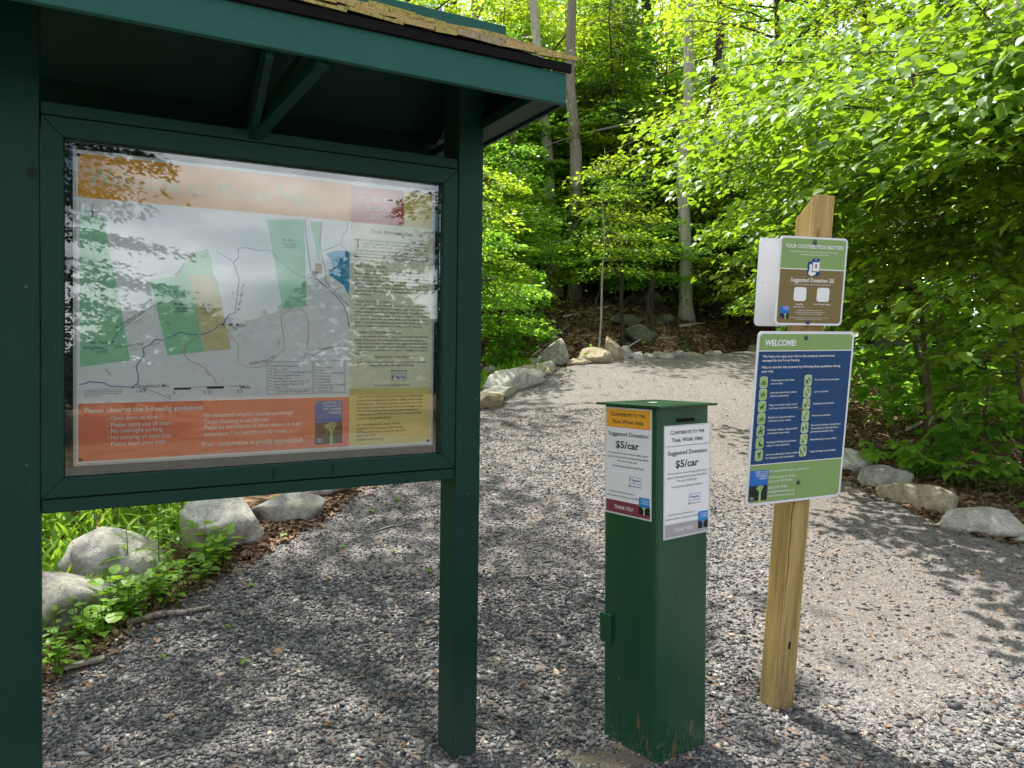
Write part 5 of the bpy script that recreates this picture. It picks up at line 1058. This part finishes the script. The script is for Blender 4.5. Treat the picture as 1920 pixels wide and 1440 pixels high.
def notice(quadf, to3d, label, x0, x1, y0, y1, band, bandtop, foot, fade, dx):
    n = empty('paper_notice', BO, BR, label, 'notice'); a, b = quadf(x0, y0), quadf(x1, y0); c = quadf(x0, y1)
    s0, s1, t1, t0 = a[0], b[0], a[1], c[1]; w, h = s1 - s0, t1 - t0
    A = Art(quadf, to3d); A.rect2(s0, t0, s1, t1, P_EDGEW, 1); e = .02 * w; A.rect2(s0 + e, t0 + e, s1 - e, t1 - e, P_WHITE, 2); A.flush('paper', n)
    L = lambda u: s0 + u * w; M = lambda v: t1 - v * h; ink = P_INK if not fade else P_GREY
    def tx(s, u0, u1, v, cap, mat=ink, bold=.006, **k): A.text2(s, L(u0), M(v), (u1 - u0) * w, cap * h, mat, bold, layer=5, **k)
    if bandtop: A.rect2(L(.03), M(.178), L(.97), M(.015), bandtop, 3); A.rect2(L(.03), M(.185), L(.97), M(.178), P_CORAL, 4)
    else: A.rect2(L(.03), M(.188), L(.97), M(.180), P_FADE, 4)
    tx('Contribute to the', .13, .86, .08, .034, P_INK, .014, sc=True); tx('Trail Work Here', .16, .83, .148, .034, P_INK, .014, sc=True)
    tx('Suggested Donation:', .08, .94, .262, .036, P_INK, .012); tx('$5/car', .24, .74, .375, .062, P_INK, .022)
    for k, (s, u0, u1) in enumerate((('As we work to restore these trails, please', .08, .93), ('support this important stewardship effort.', .06, .94), ('We need YOUR help!', .28, .70), ('forestsociety.org/majortrailwork', .16, .84))): tx(s, u0, u1, .432 + .036 * k + (.012 if k == 3 else 0), .017)
    tx('@forestsociety', .52, .80, .718, .016); aa, bb = L(.53), M(.625)
    A.rect2(aa, bb, L(.79), M(.69), P_EDGE, 3); A.rect2(aa + .004 * w, bb - .006 * h, L(.78), M(.684), P_WHITE, 4); A.text2('PayPal', L(.59), M(.668), .17 * w, .022 * h, P_NAVY, .02, .25, layer=5); A.text2('P', L(.545), M(.672), .03 * w, .032 * h, P_NAVY, .04, .25, layer=5)
    tx('Join The Forest Society as an', .10, .66, .795, .016); tx('annual member starting at only $40.', .04, .74, .832, .016)
    A.rect2(L(.03), M(.985), L(.97), M(.87), foot, 3); tx('THANK YOU!', .22, .62, .945, .032, P_WHITE, .012); A.flush('print', n)
    x0_, xm = L(.74), L(.96); A.rect2(x0_, M(.885), xm, M(.80), P_SKY, 4); A.rect2(x0_, M(.955), xm, M(.885), P_BLACK, 4)
    cx_ = (x0_ + xm) / 2
    for an in (-.6, -.25, .15, .5): A.line([(cx_, M(.915)), (cx_ + .035 * h * math.sin(an) * 1.2, M(.915) + .028 * h)], .012 * w, P_TREE if not fade else P_EDGE, 5, raw=True)
    A.line([(cx_, M(.955)), (cx_, M(.91))], .022 * w, P_TREE if not fade else P_EDGE, 5, raw=True)
    for k in range(3): A.line([(x0_ + .05 * w, M(.82 + .016 * k)), (xm - .02 * w, M(.82 + .016 * k))], .006 * w, P_WHITE, 5, raw=True)
    A.flush('emblem', n)
notice(fr, lambda s, t, l: (s, -.0010 - .0003 * l, t), 'faded white donation notice on the right face of the green box', 1244.3, 1331, 799, 1013.5, None, None, P_FADE, True, 0)
notice(fl0, lambda s, t, l: (-.0010 - .0003 * l, -s, t), 'donation notice with orange heading on the left face of the green box', 1135.5, 1223.5, 762, 959, None, P_ORANGE, P_MAROON, False, 0)

# ------------------------------------------------------------------ sign post with three boards
LEAN, PYAW = math.radians(5.5), math.radians(20)
def frame(loc, yaw, lean):
    return Matrix.Translation(loc) @ Matrix.Rotation(yaw, 4, 'Z') @ Matrix.Rotation(lean, 4, 'X')
SPM = frame(Vector((1.086, 3.165, H1(1.1, 3.2) - .02)), PYAW, LEAN)
PT = .099
mb = MB(); vs = [(0, 0, -.15), (PT, 0, -.15), (PT, PT, -.15), (0, PT, -.15), (0, 0, 2.135), (PT, 0, 2.135), (PT, PT, 2.045), (0, PT, 2.045)]
mb.add(vs, [(0, 3, 2, 1), (0, 1, 5, 4), (1, 2, 6, 5), (2, 3, 7, 6), (3, 0, 4, 7)] + [(4, 5, 6, 7)], PINE)
o = mb.build('sign_post', None, bevel=.005); o.matrix_world = SPM; tag(o, 'leaning square post of new yellowish pine carrying the sign boards', 'post')
mb = MB(); mb.tube([(.006 + .016 * t + .003 * math.sin(9 * t) + .0015 * math.sin(31 * t), -.0004, .45 + .75 * t) for t in [k / 14 for k in range(15)]], [.0003 + .0011 * math.sin(math.pi * k / 14) for k in range(15)], BLACK, 4); mb.tube([(.05, -.0008, .30), (.052, -.0012, .33)], .004, BLACK, 6); oc = mb.build('crack', o)

def sign_board(name, label, C0, yaw, lean, roll, w, h, k, rad):
    Cc = Vector((0, 0, EYE)) + (Vector(C0) - Vector((0, 0, EYE))) * k; w *= k; h *= k
    M = Matrix.Translation(Cc) @ Matrix.Rotation(yaw, 4, 'Z') @ Matrix.Rotation(lean, 4, 'X') @ Matrix.Rotation(roll, 4, 'Y')
    mb = MB(); q = []
    for cx_, cy_, a0 in ((w / 2 - rad, h / 2 - rad, 0), (-w / 2 + rad, h / 2 - rad, 90), (-w / 2 + rad, -h / 2 + rad, 180), (w / 2 - rad, -h / 2 + rad, 270)):
        q += [(cx_ + rad * math.cos(math.radians(a0 + d)), cy_ + rad * math.sin(math.radians(a0 + d))) for d in (0, 18, 36, 54, 72, 90)]
    n = len(q); mb.add([(a, y, b) for y in (0, .003) for a, b in q], [tuple(range(n)), tuple(range(n, 2 * n))[::-1]] + [(i, (i + 1) % n, n + (i + 1) % n, n + i) for i in range(n)], ALU)
    o = mb.build(name, None); o.matrix_world = M; tag(o, label, 'sign'); Mi = M.inverted(); nrm = (M.to_3x3() @ Vector((0, 1, 0)))
    def to2d(px, py):
        r = ray(px, py); t = (Cc - Vector((0, 0, EYE))).dot(nrm) / r.dot(nrm); P = Mi @ (r * t + Vector((0, 0, EYE))); return (P.x, P.z)
    return o, Art(to2d, lambda s, t, l: (s, -.0004 * l, t)), w, h, M
def bolt(parent, x, z):
    mb = MB(); mb.tube([(x, -.007, z), (x, -.0045, z), (x, -.0015, z)], [.004, .0075, .011], SCREW, 6); mb.build('bolt', parent)
s1, A1, w1, h1, M1 = sign_board('contribution_sign', 'small green and brown board asking for a five dollar donation, upper on the pine post', (1.158, 3.0, 1.797), math.radians(16.87), math.radians(5.57), 0, .307, .338, .992, .017)
e = .008; zs = h1 / 2 - .121
A1.rect2(-w1 / 2 + e, -h1 / 2 + e, w1 / 2 - e, h1 / 2 - e, P_SIGNO, 1, .012); A1.rect2(-w1 / 2 + e, zs, w1 / 2 - e, h1 / 2 - e, P_SIGNG, 2, .010); A1.rect2(-w1 / 2 + e, zs - .002, w1 / 2 - e, zs + .012, P_SIGNG, 2.3); A1.rect2(-w1 / 2 + e, zs - .003, w1 / 2 - e, zs + .0008, P_WHITE, 3)
zz = lambda a, b: (1390 + .1945 * a, 360 + .1945 * b)
A1.flush('background', s1)
def t1(tx, a, b, c, h, **k): p = zz(a, b); A1.text(tx, p[0], p[1], zz(c, b)[0], h * .1945, P_WHITE, layer=4, **k)
t1('YOUR CONTRIBUTION MATTERS', 423, 533, 985, 36, bold=.02); t1('The Forest Society is a nonprofit organization that relies', 470, 575, 930, 14); t1('on donations from people like YOU.', 560, 606, 850, 14)
t1('Suggested Donation: $5', 473, 862, 890, 38, bold=.02); t1('Join us as an annual member starting at only $40/year!', 505, 892, 860, 11); t1('PayPal', 522, 1088, 588, 15, bold=.015); t1('@forestsociety', 503, 1110, 600, 13); t1('Forest Society Website', 693, 1088, 853, 15, bold=.015)
t1('All gifts are tax deductible as allowed by law.', 540, 1143, 780, 9); t1('Society for the Protection of New Hampshire Forests', 512, 1162, 800, 10); t1('54 Portsmouth Street, Concord, NH 03301', 540, 1180, 770, 10); t1('Your gift helps keep these trails and forests open for everyone to enjoy now', 455, 1212, 845, 8); t1('and for generations of hikers to come. Thank you!', 520, 1228, 775, 8)
A1.flush('lettering', s1)
for (a, b) in ((508, 915), (730, 922)): A1.rect(*zz(a, b), *zz(a + 110, b + 138), P_WHITE, 4, .010)
pa = A1.to2d(*zz(640, 668)); pb = A1.to2d(*zz(748, 815)); A1.rect2(pa[0], pa[1], pb[0], pb[1], P_SIGNB, 4, .010)
pts = [(655, 700), (676, 690), (690, 770), (720, 775), (705, 800), (668, 812), (640, 790), (655, 740)]; A1.poly([zz(*p) for p in pts], P_WHITE, 4.6)
A1.rect(*zz(685, 640), *zz(748, 775), P_NAVY, 5, .004); A1.rect(*zz(688, 676), *zz(745, 766), P_WHITE, 5.5); A1.dot(zz(716, 656), .0035, P_EDGE, 5.5); A1.text('$', zz(703, 728)[0], zz(703, 728)[1], zz(728, 728)[0], 6.5, P_INK, .02, layer=6)
for q in range(4): A1.dot(zz(752, 672 + 22 * q), .0030, P_WHITE, 6, sy=.6)
A1.flush('phone_picture', s1)
A1.emblem(*zz(378, 1096), zz(452, 0)[0], zz(0, 1168)[1], zz(0, 1222)[1], P_WHITE, P_TREE); A1.flush('emblem', s1)
for p in (zz(708, 484), zz(641, 1253)): bolt(s1, *A1.to2d(*p))

s2, A2, w2, h2, M2 = sign_board('welcome_sign', 'large blue and green board headed with the word WELCOME, lower on the pine post', (1.123, 3.0, 1.27), math.radians(24.01), math.radians(6.04), math.radians(-.63), .487, .67, 1.006, .022)
y2 = lambda a, b: (1380 + .2431 * a, 610 + .2431 * b)
e = .010; za, zb2 = A2.to2d(*y2(500, 195))[1], A2.to2d(*y2(450, 1052))[1]
A2.rect2(-w2 / 2 + e, -h2 / 2 + e, w2 / 2 - e, h2 / 2 - e, P_SIGNG, 1, .015); A2.rect2(-w2 / 2 + e, zb2, w2 / 2 - e, za, P_SIGNB, 2)
for zq in (za, zb2): A2.rect2(-w2 / 2 + e, zq - .0016, w2 / 2 - e, zq + .0016, P_WHITE, 3)
A2.flush('background', s2)
def t2(tx, a, b, c, h, **k): p = y2(a, b); A2.text(tx, p[0], p[1], y2(c, b)[0], h * .2431, P_WHITE, layer=4, **k)
t2('WELCOME!', 220, 157, 458, 44, bold=.035); t2('We hope you enjoy your visit to this property conserved and', 206, 248, 757, 18, bold=.012); t2('managed by the Forest Society.', 202, 280, 492, 18, bold=.012); t2('Help us care for this property by following these guidelines during', 197, 332, 800, 18, bold=.012); t2('your visit.', 195, 364, 287, 18, bold=.012)
LR = [('This property is open daily,', 'dawn to dusk.'), ('Leave any natural and cultural', 'features undisturbed.'), ('Dogs must remain under control', 'at all times. Remove all dog waste.'), ('Bicycles are only permitted on', 'vehicular access roads.'), ('Horseback riding is only permitted', 'on vehicular access roads.'), ('Hunting and fishing are permitted,', 'subject to state regulations.'), ('Common edible plants may be collected', 'for limited personal consumption.')]
RR = [('Do not block any access gates.',), ('Carry out all trash.',), ('Camping is not permitted.',), ('Fires are not permitted.',), ('Motorized vehicles are not permitted.', 'Snowmobiles are allowed only on', 'permitted snowmobile trails.'), ('Metal detecting is not permitted.',), ('Target shooting is not permitted.',)]
Lw = [(448, 358), (462, 403), (470, 476), (448, 422), (468, 410), (462, 412), (482, 450)]; Rw = [(795,), (710,), (752,), (728,), (804, 785, 748), (772,), (763,)]
for k in range(7):
    xa = 268 - 7 * k; yb_ = 430 + 97 * k - 1.2 * k
    for j, tx in enumerate(LR[k]): t2(tx, xa, yb_ + 26 * j, Lw[k][j], 14, bold=.008)
    xa = 607 - 7.3 * k; yb_ = 425 + 92.5 * k - (18 if k == 4 else 0)
    for j, tx in enumerate(RR[k]): t2(tx, xa - 3 * j, yb_ + 25 * j, Rw[k][j], 14, bold=.008)
for tx, a, b, c in (('For more information, contact us:', 255, 1135, 558), ('54 Portsmouth Street', 250, 1182, 455), ('Concord, NH 03301', 250, 1213, 428), ('603-224-9945', 247, 1262, 385), ('info@forestsociety.org', 247, 1293, 448), ('www.forestsociety.org', 245, 1325, 443)): t2(tx, a, b, c, 19, bold=.004)
A2.flush('lettering', s2)
def icon(k, right):
    a, b = ((186 - 6.3 * k, 396 + 94.2 * k) if not right else (530 - 6.8 * k, 382 + 91.2 * k)); p0 = A2.to2d(*y2(a, b)); sz = .0375; x0, y0 = p0; hh = .0435
    A2.rect2(x0, y0, x0 + sz, y0 - hh, P_WHITE, 3, .009); A2.rect2(x0 + .001, y0 - .001, x0 + sz - .001, y0 - hh + .001, P_ICON, 3.6, .008)
    X = lambda u, v: (x0 + sz * u, y0 - hh * v); ln = lambda pts, w=.0026: A2.line([X(*p) for p in pts], w, P_DKG, 4.4, raw=True)
    pl = lambda pts: A2._add([X(*p) for p in pts], [tuple(range(len(pts)))], P_DKG, 4.4); dt = lambda u, v, r: A2.dot(X(u, v), r, P_DKG, 4.4, raw=True)
    if not right:
        if k == 0: pl([(.3, .62), (.35, .48), (.5, .42), (.65, .48), (.7, .62)]); [ln([(.5 + .26 * math.cos(t), .62 - .22 * math.sin(t)), (.5 + .36 * math.cos(t), .62 - .32 * math.sin(t))]) for t in (.1, .8, 1.57, 2.34, 3.04)]; ln([(.18, .7), (.82, .7)])
        if k == 1: pl([(.5, .2), (.62, .5), (.5, .8), (.38, .5)]); pl([(.22, .35), (.34, .5), (.32, .72), (.2, .55)]); pl([(.78, .35), (.66, .5), (.68, .72), (.8, .55)])
        if k == 2: pl([(.25, .72), (.3, .5), (.55, .38), (.72, .22), (.84, .3), (.7, .42), (.66, .6), (.7, .78), (.58, .78), (.55, .62), (.38, .66), (.36, .78)]); ln([(.27, .55), (.16, .4)])
        if k == 3: [A2.line([X(cx_ + .15 * math.cos(t / 5 * math.pi), .62 + .12 * math.sin(t / 5 * math.pi)) for t in range(11)], .002, P_DKG, 4.4, raw=True) for cx_ in (.28, .72)]; ln([(.28, .62), (.42, .42), (.66, .42), (.5, .62), (.42, .42)], .002); ln([(.72, .62), (.62, .3), (.54, .3)], .002)
        if k == 4: pl([(.2, .5), (.62, .45), (.74, .26), (.86, .34), (.76, .5), (.7, .62), (.72, .84), (.62, .84), (.58, .64), (.38, .64), (.34, .84), (.24, .84)]); dt(.48, .2, .0035); pl([(.42, .26), (.54, .26), (.56, .48), (.4, .48)])
        if k == 5: pl([(.4, .8), (.36, .5), (.48, .4), (.6, .5), (.62, .62), (.84, .6), (.84, .8)]); ln([(.4, .45), (.3, .3), (.28, .18)], .002); ln([(.46, .42), (.52, .28), (.5, .16)], .002)
        if k == 6: dt(.4, .36, .005); dt(.56, .44, .005); dt(.66, .28, .004); ln([(.5, .44), (.46, .66), (.38, .84)]); pl([(.46, .62), (.66, .56), (.74, .68), (.54, .74)])
    else:
        if k == 0: pl([(.22, .5), (.3, .3), (.7, .3), (.78, .5), (.78, .7), (.22, .7)]); dt(.34, .74, .003); dt(.66, .74, .003)
        if k == 1: ln([(.3, .26), (.36, .78), (.64, .78), (.7, .26), (.3, .26)]); ln([(.5, .3), (.5, .74)], .002)
        if k == 2: pl([(.5, .2), (.84, .74), (.16, .74)])
        if k == 3: pl([(.5, .18), (.64, .42), (.6, .64), (.4, .64), (.36, .42)]); ln([(.26, .76), (.74, .7)]); ln([(.26, .7), (.74, .76)])
        if k == 4: dt(.28, .62, .0055); dt(.72, .62, .0055); pl([(.2, .48), (.5, .36), (.8, .44), (.66, .56), (.34, .56)])
        if k == 5: ln([(.74, .2), (.42, .66)]); pl([(.2, .7), (.6, .66), (.62, .76), (.2, .8)]); ln([(.2, .5), (.36, .5)], .002)
        if k == 6:
            for rr_ in (.014, .0095, .005): A2.dot(X(.5, .5), rr_, P_DKG, 4.4 + (.014 - rr_) * 40, raw=True); A2.dot(X(.5, .5), rr_ - .002, P_ICON, 4.5 + (.014 - rr_) * 40, raw=True)
        A2.line([X(.14, .08), X(.86, .92)], .0032, P_WHITE, 5.5, raw=True)
for k in range(7):
    icon(k, False); A2.flush('icon', s2)
    icon(k, True); A2.flush('icon', s2)
A2.emblem(*y2(112, 1124), y2(234, 0)[0], y2(0, 1242)[1], y2(0, 1345)[1], P_WHITE, P_TREE); A2.flush('emblem', s2)
for p in (y2(540, 95), y2(495, 657), y2(480, 1210)): bolt(s2, *A2.to2d(*p))

# blank back of the board fixed to the other side of the post
nb_ = M1.to_3x3() @ Vector((0, 1, 0)); Cb = M1.translation + nb_ * (PT + .045)
def bl(px, py):
    r = ray(px, py); t = (Cb - Vector((0, 0, EYE))).dot(nb_) / r.dot(nb_); return r * t + Vector((0, 0, EYE))
Mi = M1.inverted(); lt, lb_ = Mi @ bl(1424, 445), Mi @ bl(1415, 611)
wq, hq = w1, lt.z - lb_.z; cb = Vector(((lt.x + lb_.x) / 2 + wq / 2, PT + .045, (lt.z + lb_.z) / 2))
mb = MB(); q = []; rad = .017
for cx_, cy_, a0 in ((wq / 2 - rad, hq / 2 - rad, 0), (-wq / 2 + rad, hq / 2 - rad, 90), (-wq / 2 + rad, -hq / 2 + rad, 180), (wq / 2 - rad, -hq / 2 + rad, 270)):
    q += [(cx_ + rad * math.cos(math.radians(a0 + d)), cy_ + rad * math.sin(math.radians(a0 + d))) for d in (0, 30, 60, 90)]
n = len(q); mb.add([(a, y, b) for y in (0, .003) for a, b in q], [tuple(range(n)), tuple(range(n, 2 * n))[::-1]] + [(i, (i + 1) % n, n + (i + 1) % n, n + i) for i in range(n)], ALU)
o = mb.build('blank_sign_back', None); o.matrix_world = M1 @ Matrix.Translation(cb); tag(o, 'blank white back of a board fixed behind the pine post', 'sign')
mb = MB(); mb.tube([(-wq / 2 + .025, -.001, .0), (-wq / 2 + .025, .0, .0)], .0018, SCREW, 6); mb.build('rivet', o)

print('objects', len(bpy.data.objects), 'tris', sum(len(o.data.loop_triangles) if o.type == 'MESH' and o.data.calc_loop_triangles() is None else 0 for o in bpy.data.objects))
